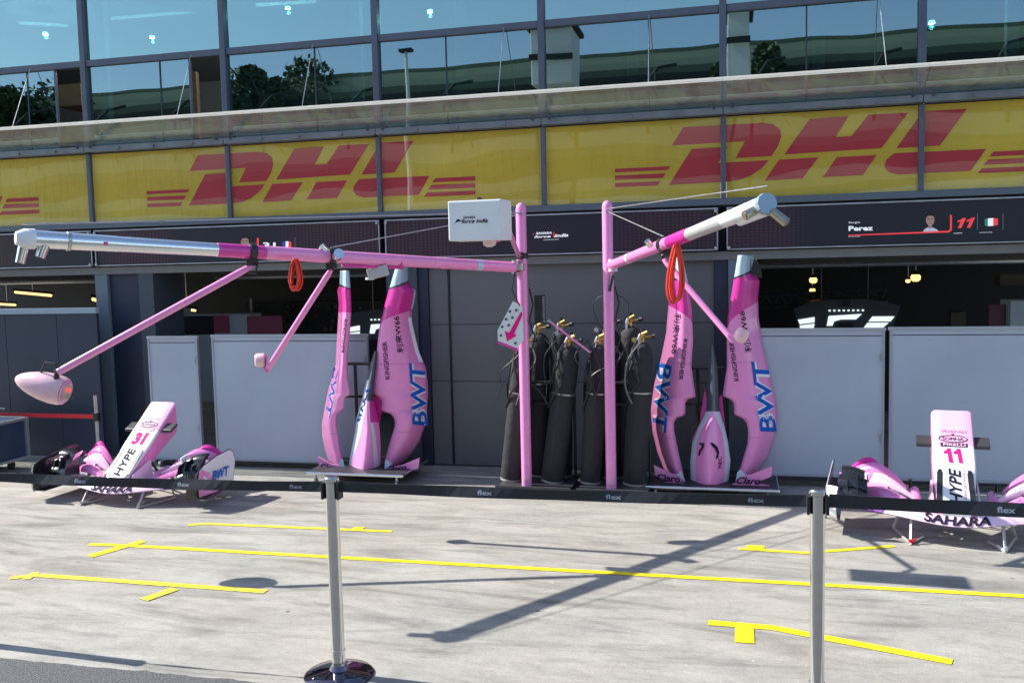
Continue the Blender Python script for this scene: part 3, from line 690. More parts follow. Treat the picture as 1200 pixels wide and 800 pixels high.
def sag(a, b, s, n=10):
    return [lerp(a, b, i/n)+Vector((0, 0, -s*4*(i/n)*(1-i/n))) for i in range(n+1)]

LG = thing('wheel_gun_gantry', (-1.925, -1.02, 0), 'left pink gantry post with long silver tipped arm reaching to the left', 'gantry', 'pink air hose gantries')
LX, LY = -1.925, -1.02
post(LG, LX, LY, 2.665)
A = Vector((LX-.03, LY-.03, 2.085)); E = Vector((-4.42, -4.22, 2.345))
mag2 = magenta
seg_tube(LG, A, E, [(0,.105,.048,.048,pink,'arm'), (.105,.118,.0485,.0485,lightblue,'arm_band'), (.118,.60,.048,.052,pink,'arm'), (.60,.69,.0505,.051,mag2,'arm_band'), (.69,.985,.049,.055,silver,'arm_tip')])
d = (E-A).normalized()
seg_tube(LG, A, E, [(.86,.985,.054,.059,silver,'end_sleeve')])
mb = MB(); mb.tube([lerp(A,E,.985), lerp(A,E,1.0), lerp(A,E,1.012)], [.066,.064,.040], 24); mb.build('end_cap', white, LG, smooth=True)
# outlet nozzles under the tip
for t_, off, L_ in ((.975, Vector((.02,.0,-.08)), .035), (1.0, Vector((-.02,.02,-.09)), .065)):
    p = lerp(A,E,t_)+off; mb = MB(); mb.tube([p+Vector((0,0,.04)), p+Vector((-.02,-.02,-L_))], [.035,.03], 14); mb.build('nozzle', chrome, LG, smooth=True)
ring_ = MB(); ring(ring_, lerp(A,E,.935), d, .063, .02); ring_.build('clamp_ring', steel, LG)
mb = MB(); mb.box(lerp(A,E,.87)+Vector((0,-.07,0)), (.05,.02,.02)); mb.build('marker', magenta, LG)
# post hinge
mb = MB(); mb.tube([(LX-.05, LY-.05, 2.03), (LX-.05, LY-.05, 2.15)], .035, 14); mb.tube([(LX-.01, LY-.06, 2.06),(LX-.01,LY-.06,2.12)], .045, 14); mb.build('hinge', steel, LG, smooth=True)
# stay wires
topL = Vector((LX, LY-.02, 2.58)); J2 = lerp(A, E, .465); J1 = lerp(A, E, .625)
cable(LG, [topL, J2+Vector((0,0,.07))], .0045, steel, 'stay_wire'); 
cable(LG, [topL+Vector((0,0,.0)), E+Vector((0,0,.09))], .0045, steel, 'stay_wire')
# joints
for J in (J1, J2):
    mb = MB(); ring(mb, J, d, .064, .05); mb.box(J+Vector((0,0,-.075)), (.07,.07,.05), bev=.008); mb.build('arm_clamp', black, LG)
mb = MB(); mb.tube([J2+Vector((.08,-.06,-.0)), J2+Vector((.12,-.11,.02))], .04, 14); mb.tube([J2+Vector((-.02,-.05,.05)), J2+Vector((-.04,-.08,.08))], .028, 12); mb.build('valve', chrome, LG, smooth=True)
mb = MB(); mb.tube([lerp(A,E,.44)+Vector((0,-.02,-.065)), lerp(A,E,.30)+Vector((0,-.02,-.058))], .012, 8); mb.box(lerp(A,E,.305)+Vector((.0,-.03,-.03)), (.04,.05,.07)); mb.build('guide_rail', magenta, LG)
c = lerp(A,E,.365)+Vector((-.0,.03,-.105)); mb = MB(); mb.box((0,0,0), (.17,.10,.085), Matrix.Translation(c) @ Matrix.Rotation(R(-15), 4, 'Y') @ Matrix.Rotation(R(20), 4, 'Z'), bev=.01); mb.build('lamp_housing', mat('housing_grey', (.45,.46,.47), .5), LG)
mb = MB(); mb.lathe([(.035,-.01),(.035,.01)], (0,0,0), 14, Matrix.Translation(c+Vector((-.06,-.03,-.05)))); mb.build('lamp_lens', white, LG)
# droppers
P1 = Vector((-4.72, -3.66, 1.385)); P2_ = Vector((-3.80, -2.52, 1.36))
s1 = J1+Vector((0,0,-.10)); e1 = at(68, 436, P1.y); e1 = Vector((e1.x, P1.y, e1.z))
mb = MB(); mb.tube([s1, lerp(s1,e1,.06), e1], [.02,.026,.026], 14); mb.build('dropper', pink, LG, smooth=True)
s2 = J2+Vector((0,0,-.10)); e2 = at(314, 432, -2.5)
mb = MB(); mb.tube([s2, lerp(s2,e2,.06), e2], [.018,.024,.024], 14); mb.build('dropper', pink, LG, smooth=True)
cable(LG, [s1+Vector((0,0,.04)), s1+Vector((.05,-.02,.0)), s1+Vector((.04,-.03,-.06)), s1+Vector((-.03,0,-.05))], .008, black)
# wheel gun pod at the long dropper: ellipsoid shell with open back
pc = at(54, 456, P1.y); back = at(76, 459, P1.y+.05); nosep = at(18, 443, P1.y-.02)
ax = (nosep-back); Lp = ax.length; ax.normalize()
mb = MB(); prof = [(0,.135),(.08,.15),(.25,.155),(.45,.145),(.62,.125),(.78,.098),(.9,.066),(.97,.035),(1,.008)]
mb.tube([back+ax*(Lp*t_) for t_, r_ in prof], [r_*.70 for t_, r_ in prof], 28, cap=True)
podm = mat('pod_cream_pink', (.80,.50,.55), .35, coat=.3, var=.12, vscale=9); o = mb.build('pod', podm, LG, smooth=True)
mb = MB(); mb.tube([back-ax*.004, back-ax*.012], [.088,.082], 24); mb.build('rim', pink, o)
q0 = back-ax*.014
mb = MB(); mb.tube([q0, q0-ax*.004], [.072,.07], 24); mb.build('face', mat('pod_face', (.55,.45,.45), .4, metal=.3, var=.4, vscale=30), o)
mb = MB(); mb.tube([q0-ax*.003+Vector((0,0,.02)), q0-ax*.02+Vector((0,0,.02))], .018, 12); mb.build('lamp', mat('red_lamp', (.9,.05,.03), .3, emit=.8), o)
mb = MB(); mb.tube([q0-ax*.003+Vector((.02,.02,-.03)), q0-ax*.014+Vector((.02,.02,-.03))], .02, 12); mb.build('fitting', black, o)
cable(LG, [e1, e1+Vector((-.02,0,.06)), e1+Vector((-.10,0,.07)), e1+Vector((-.14,0,.0)), e1+Vector((-.12,0,-.03))], .008, black)
mb = MB(); mb.tube([e1+Vector((0,0,.02)), e1+Vector((-.02,0,-.05))], .02, 10); mb.build('pod_bracket', black, LG)
# small pod
c = at(306, 422, -2.5); mb = MB(); mb.tube([c+Vector((-.05,-.01,0)), c+Vector((-.035,0,0)), c+Vector((.02,.02,0)), c+Vector((.03,.022,0))], [.045,.056,.056,.045], 20); mb.build('small_pod', podm, LG, smooth=True)
mb = MB(); mb.tube([c+Vector((.031,.022,0)), c+Vector((.036,.024,0))], .036, 16); mb.tube([c+Vector((.02,.01,-.05)), Vector(e2)+Vector((0,0,-.02))], .016, 10); mb.build('pod_face', magenta, LG)
# start light box on its arm
bc = Vector((-1.83, -2.72, 2.43)); 
mb = MB(); mb.box((0,0,0), (.405,.25,.285), Matrix.Translation(bc) @ Matrix.Rotation(R(-3), 4, 'Z'), bev=.012); box = mb.build('light_box', mat('box_white', (.78,.80,.80), .45, var=.04), LG)
MB().box((bc.x, bc.y, bc.z+.155), (.03,.03,.03)).build('box_knob', mat('knob', (.1,.02,.06), .4), box)
mb = MB(); mb.tube([(bc.x+.06, bc.y+.02, bc.z-.142), (bc.x+.06, bc.y+.02, bc.z-.175), (bc.x+.06, bc.y+.02, bc.z-.19)], [.05,.045,.02], 20); mb.build('dome_lamp', mat('dome', (.75,.55,.55), .3), box, smooth=True)
mb = MB(); Mb = Matrix.Translation(bc) @ Matrix.Rotation(R(-3), 4, 'Z')
def bf(x0, x1, z0, z1): return lambda a, b: Mb @ Vector((x0+(x1-x0)*a, -.1275, z0+(z1-z0)*b))
put_text(mb, 'SAHARA', bf(-.085,.005,.012,.032), .02, .2); put_text(mb, 'force india', bf(-.10,.10,-.020,.010), .025, .35); 
mb.add([Mb @ Vector(p_) for p_ in ((-.155,-.1275,-.03),(-.14,-.1275,-.01),(-.095,-.1275,.0),(-.12,-.1275,.012),(-.135,-.1275,.008))], [(0,1,2,3,4)])
mb.build('lettering', letter_black, box, norm=False)
mb = MB(); mb.tube([(LX, LY-.04, 2.20), (LX+.0, LY-.12, 2.19), (bc.x+.17, bc.y+.2, bc.z-.09), (bc.x+.10, bc.y+.05, bc.z-.14)], .02, 12); mb.build('light_arm', pink, LG, smooth=True)
mb = MB(); ring(mb, (LX, LY, 2.19), (0,0,1), .056, .05); mb.box((LX, LY-.07, 2.19), (.05,.05,.06)); mb.build('arm_bracket', black, LG)

RG = thing('wheel_gun_gantry', (-1.14, -1.03, 0), 'right pink gantry post with white tipped arm rising to the right', 'gantry', 'pink air hose gantries')
RX, RY = -1.14, -1.03; post(RG, RX, RY, 2.655)
A2 = Vector((RX+.03, RY-.03, 2.085)); E2 = Vector((.155, -3.5, 2.435))
seg_tube(RG, A2, E2, [(0,.16,.042,.043,pink,'arm'), (.16,.175,.044,.044,white,'arm_band'), (.175,.475,.043,.047,pink,'arm'), (.475,.60,.048,.049,magenta,'arm_band'), (.60,.80,.045,.0485,mat('tube_grey', (.55,.58,.56), .3, metal=.3),'arm_tip'), (.80,.985,.049,.055,white,'arm_tip')])
d2 = (E2-A2).normalized()
mb = MB(); mb.tube([lerp(A2,E2,.86)+Vector((.02,0,-.03)), lerp(A2,E2,.985)+Vector((.02,0,-.03))], .038, 16); mb.build('end_sleeve', white, RG, smooth=True)
mb = MB(); mb.tube([lerp(A2,E2,.985), lerp(A2,E2,1.0)], .064, 10); mb.build('end_cap', mat('cap_blue_grey', (.28,.38,.46), .35, metal=.3), RG)
for v0, v1 in ((Vector((.03,.02,-.05)), Vector((.11,.0,-.12))), (Vector((-.06,.05,-.03)), Vector((-.13,.0,-.07)))):
    mb = MB(); mb.tube([E2+v0, E2+v1], [.028,.03], 14); mb.tube([E2+v1, E2+v1+(v1-v0).normalized()*.006], .018, 12); mb.build('nozzle', mat('nozzle_bronze', (.40,.36,.28), .3, metal=.8), RG, smooth=True)
mb = MB(); mb.tube([(RX+.05, RY-.05, 2.03), (RX+.05, RY-.05, 2.14)], .04, 14); mb.build('hinge', mat('hinge_light', (.7,.55,.62), .4), RG, smooth=True)
topR = Vector((RX, RY-.03, 2.56)); K1 = lerp(A2, E2, .43); 
cable(RG, [topR, K1+Vector((0,0,.06))], .005, steel, 'stay_wire'); cable(RG, [topR+Vector((0,0,.02)), E2+Vector((0,0,.10))], .005, steel, 'stay_wire')
mb = MB(); ring(mb, K1, d2, .058, .04); mb.box(K1+Vector((.05,-.05,-.055)), (.06,.06,.05), bev=.006); mb.build('arm_clamp', black, RG)
mb = MB(); mb.tube([K1+Vector((-.09,-.03,-.01)), K1+Vector((-.12,-.06,.03))], .024, 12); mb.tube([K1+Vector((-.02,-.04,-.03)), K1+Vector((0,-.08,-.02))], .024, 12); mb.build('valve', chrome, RG, smooth=True)
Yk = K1.y; s3 = at(778, 304, Yk); e3 = at(860, 400, Yk-.25)
mb = MB(); mb.tube([s3, lerp(s3,e3,.05), e3], [.018,.023,.022], 14); mb.build('dropper', pink, RG, smooth=True)
cable(RG, [K1+Vector((.05,-.05,-.08)), s3+Vector((-.01,0,.03)), s3], .012, black)
c = at(869, 393, Yk-.25); mb = MB(); Mx = Matrix.Translation(c) @ Matrix.Rotation(R(35), 4, 'Y') @ Matrix.Rotation(R(90), 4, 'X')
mb.lathe([(.03,-.03),(.045,-.02),(.05,0),(.045,.02),(.03,.03)], (0,0,0), 18, Matrix.Translation(c) @ Matrix.Rotation(R(32), 4, 'Y') @ Matrix.Scale(1.7, 4, (0,0,1)))
mb.build('small_pod', podm, RG, smooth=True)
mb = MB(); mb.tube([RX*Vector((1,0,0))+Vector((.045,RY-.05,2.0)), Vector((RX+.03,RY-.07,1.93)), Vector((RX+.02,RY-.08,1.86))], .016, 10); mb.build('hook', black, RG, smooth=True)
for yy, xx in ((2.30, LX),): pass
for T, x, y in ((LG, LX, LY), (RG, RX, RY)):
    cable(T, [(x+.05,y+.05,1.9),(x+.09,y+.02,1.75),(x+.06,y-.02,1.6),(x+.10,y+.03,1.45),(x+.05,y+.06,1.3)], .008, black)

# coiled hoses hanging from the arms: several loops
def coil(px, py_top, py_bot, wpx, Y, label, tilt=0, n=6, r=.007):
    top = at(px, py_top, Y); bot = at(px+tilt, py_bot, Y); h = (top.z-bot.z); w_ = wpx/150*.5
    mb = MB(); rnd = random.Random(int(px)); dx = bot.x-top.x
    pts = []
    for k in range(n):
        a_ = w_*(.55+.55*rnd.random()); hh = h*(.82+.18*rnd.random()); ph = rnd.uniform(-.012,.012)
        for i in range(24):
            th = 2*math.pi*i/24; s_ = (1-math.cos(th))/2
            pts.append(Vector((top.x + dx*s_ + ph + a_*math.sin(th)*(.35+.65*s_), Y+.012*k-.03, top.z - hh*s_)))
    mb.tube(pts, r, 7); o = mb.build('hose_coil', red, loc=(top.x, Y, bot.z), smooth=True); return tag(o, label, 'hose')
coil(345, 304, 343, 17, -2.9, 'small bundle of red hose looped under the left arm', n=8)
coil(793, 287, 358, 20, -2.35, 'long red hose loop hanging from the right arm', tilt=-2, n=3, r=.011)

# ================================================================== GAS BOTTLES ON TROLLEYS
def bottle(bx, by, lean, h, r, label, hoses=True):
    T = thing('gas_bottle', (bx, by, .10), label, 'gas bottle', 'black sleeved gas bottles on the trolleys', world=False)
    T.rotation_euler = (R(lean[1]), R(lean[0]), 0)
    prof = [(r*.92,0),(r,.02),(r,h-.16),(r*.97,h-.11),(r*.86,h-.06),(r*.62,h-.022),(r*.3,h-.004)]
    MB().lathe(prof, (0,0,0), 28).build('sleeve', sleeve, T, smooth=True)
    MB().lathe([(r*.98,-.02),(r*1.0,-.001)], (0,0,0), 28).build('foot_ring', mat('foot_ring', (.5,.48,.45), .4, metal=.5), T, smooth=True)
    MB().lathe([(r*1.012,h*.64),(r*1.02,h*.64+.004),(r*1.012,h*.64+.014)], (0,0,0), 28).build('strap', steel, T, smooth=True)
    v = MB(); v.lathe([(.016,h-.01),(.018,h+.03),(.014,h+.05),(.02,h+.06),(.02,h+.085)], (0,0,0), 14); v.tube([(0,0,h+.045),(.06,-.02,h+.055),(.085,-.03,h+.06)], [.014,.014,.018], 10); v.tube([(0,0,h+.02),(-.04,-.02,h+.025)], .013, 10)
    v.tube([(.0,-.02,h+.075),(.045,-.04,h+.1)], .013, 8); v.build('valve', brass, T, smooth=True)
    MB().tube([(.085,-.03,h+.06),(.12,-.04,h+.066)], .021, 12).build('knob', black, T, smooth=True); MB().tube([(0,0,h+.087),(0,0,h+.125)], .018, 10).build('knob', black, T, smooth=True)
    s_ = MB(); s_.tube([(-.02,-.02,h+.07),(-.035,-.03,h+.03),(-.03,-.05,h-.03)], .012, 10); s_.build('regulator', mat('regulator', (.6,.58,.54), .25, metal=.8), T, smooth=True)
    if hoses:
        hh = MB(); hh.tube([(-.04,-.04,h+.02),(-.07,-.08,h-.05),(-.05,-r-.02,h-.2),(.0,-r-.02,h-.35),(-.06,-r-.01,h-.45),(-r-.01,-.03,h-.6)], .010, 8); hh.tube([(-.03,-.05,h-.03),(-.09,-.09,h-.16),(-r-.02,-.02,h-.38)], .008, 8); hh.build('hose', black, T, smooth=True)
    return T
# left trolley
bottle(at(599,572,-.84).x, -.84, (7.0, -1), 1.27, .100, 'leftmost gas bottle, left of the left pink post')
bottle(at(648,574,-.84).x, -.84, (8.0, -1), 1.27, .110, 'leaning gas bottle just right of the left pink post')
bottle(-1.90, -.60, (1, 0), 1.36, .105, 'rear gas bottle hidden behind the left pink post', False)
bottle(-1.68, -.60, (1, 0), 1.38, .105, 'taller rear gas bottle between the left post and the leaning bottle')
# right trolley
bottle(at(692,575,-.84).x, -.84, (4.6, -1), 1.27, .098, 'gas bottle just left of the right pink post')
bottle(at(744,577,-.85).x, -.85, (3.6, -1), 1.29, .108, 'rightmost gas bottle beside the right engine cover')
bottle(-1.20, -.60, (0, 0), 1.40, .105, 'rear gas bottle hidden behind the right pink post', False)
bottle(-1.00, -.60, (0, 0), 1.42, .108, 'taller rear gas bottle right of the right pink post', False)
def trolley(xa, xb, label):
    T = thing('bottle_trolley', ((xa+xb)/2, -.95, 0), label, 'trolley', 'low steel trolleys under the gas bottles')
    m_ = mat('trolley_steel', (.06,.06,.065), .5, metal=.3, var=.3)
    mb = MB(); mb.lohi((xa, -1.17, .085), (xb, -1.14, .10)); mb.lohi((xa, -.459, .065), (xb, -.43, .075)); mb.lohi((xa+.001, -1.139, .07), (xb-.001, -.46, .078)); mb.build('deck', m_, T)
    mb = MB(); 
    for x in (xa+.03, (xa+xb)/2, xb-.03): mb.tube([(x, -1.16, .08), (x+.05, -1.16, .03)], .010, 8)
    mb.tube([(xa, -1.165, .03), (xb, -1.165, .028)], .010, 8)
    for i in range(4): x = xa+.08+i*(xb-xa-.2)/3; mb.tube([(x, -1.17, .075),(x+.10, -1.175, .02)], .008, 6); mb.tube([(x+.1, -1.17, .075),(x, -1.178, .02)], .008, 6)
    mb.build('bracing', mat('worn_steel', (.3,.27,.2), .4, metal=.6, var=.4), T)
    mb = MB(); mb.tube([(xa+.02, -.72, .08), (xa+.02, -.72, 1.0)], .014, 8); mb.tube([(xb-.02, -.72, .08), (xb-.02, -.72, 1.0)], .014, 8); mb.tube([(xa+.02, -.72, 1.0), (xb-.02, -.72, 1.0)], .014, 8); mb.tube([(xa+.02, -.72, .8), (xb-.02, -.72, .8)], .012, 8); mb.build('handle_frame', black, T, smooth=True)
    for x in (xa+.06, xb-.1):
        for y in (-1.11, -.70):
            w_ = MB(); w_.tube([(x-.012, y, .035), (x+.012, y, .035)], .034, 14); w_.build('castor', black, T, smooth=True)
trolley(-2.19, -1.50, 'low trolley carrying the left bottles'); trolley(-1.44, -.80, 'low trolley carrying the right bottles')
def clutter(T, cx, seed):
    rnd = random.Random(seed)
    for i in range(5):
        x = cx+rnd.uniform(-.28,.28); z = 1.40+rnd.uniform(-.04,.05); x2 = x+rnd.uniform(-.2,.2)
        P_ = [(x,-.90,z),(x+rnd.uniform(-.12,.12),-.965,z-.14),((x+x2)/2+rnd.uniform(-.1,.1),-.99,z-.30),(x2,-.97,z-.44),(x2+rnd.uniform(-.08,.08),-.95,z-.58)]
        pts = []
        for j in range(len(P_)-1):
            for k in range(4):
                a_ = Vector(P_[max(j-1,0)]); b_ = Vector(P_[j]); c_ = Vector(P_[j+1]); d_ = Vector(P_[min(j+2,len(P_)-1)]); t_ = k/4
                pts.append(.5*((2*b_)+(c_-a_)*t_+(2*a_-5*b_+4*c_-d_)*t_*t_+(3*b_-a_-3*c_+d_)*t_**3))
        MB().tube(pts, rnd.choice((.005,.006,.008)), 7).build('hose', (black, black, mat('grey_hose', (.16,.16,.16), .4))[i % 3], T, smooth=True)
    for i in range(3):
        x = cx+rnd.uniform(-.25,.25); MB().lathe([(.022,-.008),(.022,.006)], (0,0,0), 14, Matrix.Translation((x,-.93,1.44+rnd.uniform(-.03,.08))) @ Matrix.Rotation(R(80), 4, 'X')).build('gauge', (steel, brass, steel)[i], T)
clutter([o for o in bpy.data.objects if o.name.startswith('bottle_trolley')][0], -1.82, 5); clutter([o for o in bpy.data.objects if o.name.startswith('bottle_trolley')][-1], -1.12, 9)
# arrow sign plate
Ys = -1.10; T = thing('arrow_sign', at(600, 408, Ys), 'dotted white plate with magenta arrow hanging beside the left pink post', 'sign')
pl = [(583,387),(601,353),(612,359),(613.5,398),(606,408),(583.5,400)]
mb = MB(); mb.prism([at(x,y,Ys) for x,y in pl], (0,0,0), (0,.012,0)); mb.build('plate', mat('plate_white', (.66,.70,.72), .5), T)
mb = MB(); mb.prism([at(x,y,Ys-.002) for x,y in ((583,399),(583.5,402.5),(605.5,411),(606.5,408.2))], (0,0,0), (0,.02,0)); mb.build('edge', magenta, T)
mb = MB(); yy = Ys-.004; mb.add([at(x,y,yy) for x,y in ((610.5,365),(612.6,368),(602.5,391),(605.5,393),(594,400),(591.5,387.5),(596.5,390))], [(0,1,2,6),(2,3,4,5,6)]); mb.build('arrow', letter_mag, T, norm=False)
mb = MB()
for x, y in ((605,363.5),(597.5,365),(593,374),(600.5,372),(588.5,383),(596,381),(587,393),(604,402)):
    c = at(x, y, yy); mb.tube([c, c-Vector((0,.003,0))], .0125, 12)
mb.build('hole', mat('hole_dark', (.05,.08,.1), .6), T)
mb = MB(); mb.tube([at(609,358,Ys), at(600,340,Ys), at(603,320,Ys), at(611,316,Ys)], .007, 8); mb.build('hanging_cord', black, T, smooth=True)
# control box behind left post, cables
T = thing('junction_box', (LX+.10, -.93, 1.5), 'black junction box strapped behind the left pink post', 'box')
p = at(632, 362, -.93); MB().lohi((p.x-.05, -.93, p.z-.13), (p.x+.045, -.86, p.z+.13), bev=.008).build('body', black, T)
mb = MB(); rnd = random.Random(4)
for i in range(10): mb.box((p.x+.045, -.94, p.z-.11+.024*i), (.02,.02,.010))
mb.build('connector', steel, T)
T = thing('pink_rod', at(667, 395, -.9), 'thin pink rod slanting down between the two gantries', 'rod')
MB().tube([at(645,377,-.95), at(692,413,-.95)], .010, 10).build('rod', pink, T, smooth=True)
MB().tube([at(645,377,-.95), at(642,374.8,-.95)], .014, 10).build('rod_end', steel, T)
for x0_, lb in ((706, 'thin looped black cable left of the right pink post'), (738, 'thin looped black cable right of the right pink post')):
    s_ = -1 if x0_ < 720 else 1; b0_ = 716+s_*6
    P_ = [at(b0_, 346, -1.0), at(b0_+s_*8, 348, -1.0), at(b0_+s_*15, 356, -.98), at(b0_+s_*14, 366, -.98), at(b0_+s_*8, 380, -1.0), at(b0_+s_*3, 386, -1.0)]
    tag(MB().tube(P_, .005, 6).build('cable', black, loc=P_[-1], smooth=True), lb, 'cable')

# ================================================================== ENGINE COVERS
def livery(name, ramp):
    m = bpy.data.materials.new(name); m.use_nodes = True; N, L = nodes(m); b = N['Principled BSDF']
    a = N.new('ShaderNodeAttribute'); a.attribute_name = 'band'; cr = N.new('ShaderNodeValToRGB'); cr.color_ramp.interpolation = 'CONSTANT'
    E_ = cr.color_ramp.elements
    E_[0].position = 0; E_[0].color = (*ramp[0][1], 1); E_[1].position = ramp[1][0]; E_[1].color = (*ramp[1][1], 1)
    for p_, c_ in ramp[2:]: e_ = E_.new(p_); e_.color = (*c_, 1)
    L.new(a.outputs['Fac'], cr.inputs[0])
    tc = N.new('ShaderNodeTexCoord'); n_ = N.new('ShaderNodeTexNoise'); n_.inputs['Scale'].default_value = 3; n_.inputs['Detail'].default_value = 4; L.new(tc.outputs['Object'], n_.inputs[0])
    r_ = N.new('ShaderNodeMapRange'); r_.inputs['To Min'].default_value = .9; r_.inputs['To Max'].default_value = 1.08; L.new(n_.outputs[0], r_.inputs[0])
    mx = N.new('ShaderNodeMix'); mx.data_type = 'RGBA'; mx.blend_type = 'MULTIPLY'; mx.inputs[0].default_value = 1; L.new(cr.outputs[0], mx.inputs[6]); L.new(r_.outputs[0], mx.inputs[7])
    L.new(mx.outputs[2], b.inputs['Base Color']); b.inputs['Roughness'].default_value = .33; b.inputs['Coat Weight'].default_value = .4; b.inputs['Coat Roughness'].default_value = .1
    bp = N.new('ShaderNodeBump'); bp.inputs['Strength'].default_value = .25; bp.inputs['Distance'].default_value = .03; L.new(n_.outputs[0], bp.inputs['Height']); L.new(bp.outputs[0], b.inputs['Normal'])
    return m
CPK = (.84, .28, .59)
cover_m = livery('cover_livery', [(0, CPK), (.70, MAGC), (.885, (.02,.02,.03)), (.905, (.42,.58,.66))])
def interp(tab, y):
    if y <= tab[0][1]: return tab[0][0]
    for (xa, ya), (xb, yb) in zip(tab, tab[1:]):
        if y <= yb: return xa+(xb-xa)*(y-ya)/(yb-ya) if yb > ya else xb
    return tab[-1][0]
def side_panel(T, inner, outer, Yc, y0, y1, sgn, yband, tip, curve=.22, name='side_panel'):
    """curved shell: inner / outer pixel outlines measured on the plane Yc; sgn=+1 outer edge to the right."""
    nr, nc = 110, 12; rows = []; att = []
    for i in range(nr+1):
        y = y0+(y1-y0)*i/nr; xi, xo = interp(inner, y), interp(outer, y); row = []
        for k in range(nc+1):
            u = k/nc; Yd = Yc + curve*(u**2.4) - .05*math.sin(math.pi*min(1, u*1.1)) 
            x = xi+(xo-xi)*u
            p = at(x, y, Yd); row.append(p)
            # border between magenta and pink dips from outer to inner side
            yb = yband(u)
            if y < tip(u): a = .95
            elif y < tip(u)+2.2: a = .895
            else: a = .8 if y < yb else .3
            # smooth field for crisp iso lines
            d1 = (y-yb)/30.0; d0 = (tip(u)+1-y)/20.0
            a = .70 - d1*.18 if d1 > -1.0 else .88
            a = max(min(a, .884), .0)
            if d0 > -.05: a = .885+ (d0+.05)*.2
            att.append(max(0, min(.999, a)))
        rows.append(row)
    mb = MB(); mb.grid(rows)
    o = mb.build(name, cover_m, T, smooth=True, attr=att, thick=.008)
    def smap(x, y, eps=.006):     # pixel -> point on the shell's outer surface
        xi, xo = interp(inner, y), interp(outer, y); u = max(0, min(1, (x-xi)/(xo-xi))) 
        Yd = Yc + curve*(u**2.4) - .05*math.sin(math.pi*min(1, u*1.1)); return at(x, y, Yd-eps)
    seam_m = mat('panel_seam', (.30, .06, .18), .6)
    for ys_ in (y0+(y1-y0)*.80, y0+(y1-y0)*.47):
        pts = [smap(interp(inner, ys_)*(1-u)+interp(outer, ys_)*u, ys_, .0045) for u in [i/14 for i in range(15)]]
        MB().tube(pts, .0016, 5).build('panel_seam', seam_m, o)
    for k in range(9):
        ys_ = y0+(y1-y0)*(.16+.09*k); x_ = interp(inner, ys_)*.88+interp(outer, ys_)*.12; p_ = smap(x_, ys_, .005)
        MB().lathe([(.006,-.0015),(.006,.0015)], (0,0,0), 10, Matrix.Translation(p_) @ Matrix.Rotation(R(90), 4, 'X')).build('fastener', steel, o)
    return o, smap
def vtext(o, smap, s, cl, m, half, bold=.0, shear=0, up_=True, name='lettering', eps=.010, fine=False):
    """text whose baseline runs along the pixel line cl=(x0,y0)-(x1,y1), letter height = half px to the left of travel."""
    (xa, ya), (xb, yb) = cl; dx, dy = xb-xa, yb-ya; L_ = math.hypot(dx, dy); nx, ny = dy/L_, -dx/L_
    mb = MB(); put_text_fine(mb, s, lambda a, b: smap(xa+dx*a+nx*half*b, ya+dy*a+ny*half*b, eps), bold, shear)
    return mb.build(name, m, o, norm=False)
def cover(name, label, Yc, base, left, right, spine, texts, stand_px):
    T = thing('engine_cover', base, label, 'engine cover', 'pink engine covers standing on end')
    return T
hair_ = 0
# ---- right cover
Yc = -.62; RC = thing('engine_cover', (-.26, -.6, .10), 'pink racing car engine cover standing on end right of the gas bottles', 'engine cover', 'pink engine covers standing on end')
inR = [(865,299),(857,348),(853,372),(852,400),(852,430),(847,462),(847.5,465),(856,467),(860,472),(860.5,484),(862,487),(870,489),(875,495),(877,505),(876,520),(870,540),(862,566)]
outR = [(883,301),(883.5,318),(890,329),(888,348),(888.5,372),(893,400),(903,445),(909,470),(911,490),(907,515),(900,535),(888,552),(878,566)]
o1, m1_ = side_panel(RC, inR, outR, Yc, 299, 566, 1, lambda u: 384-30*u**.6+0*u, lambda u: 325-10*u)
inL = [(800,303),(807,335),(811,370),(812,400),(810,430),(815,463),(814.5,465.5),(806,467),(803,472),(803,484),(801,487),(793,489),(789.5,495),(790,505),(795,530),(803,566)]
outL = [(788,303),(786,318),(782,332),(784,355),(781,390),(775,420),(767,450),(763,480),(765,505),(771,530),(778,548),(788,566)]
o2, m2_ = side_panel(RC, inL, outL, Yc, 301, 566, -1, lambda u: 380-22*u**.6, lambda u: 331-8*u)
bw = letter_blue; wh = letter_white
for mm, m_, b_, e_ in ((wh, m1_, .075, .010), (bw, m1_, .02, .0125)):
    vtext(o1, m_, 'BWT', ((910.5,506),(899.5,421)), mm, 19, bold=b_, shear=.12, eps=e_)
    vtext(o2, m2_, 'BWT', ((770.5,424),(763.5,506)), mm, 17, bold=b_, shear=.12, eps=e_)
vtext(o1, m1_, '利来W66', ((881.5,412),(873,364)), letter_black, 8, bold=.01)
vtext(o1, m1_, 'KINGFISHER', ((866,446),(859.5,400)), letter_black, 5.5, bold=.01)
vtext(o2, m2_, '利来W66', ((790.5,367),(786,414)), letter_black, 7.5, bold=.01)
vtext(o2, m2_, 'KINGFISHER', ((801,397),(795,445)), letter_black, 5, bold=.01)
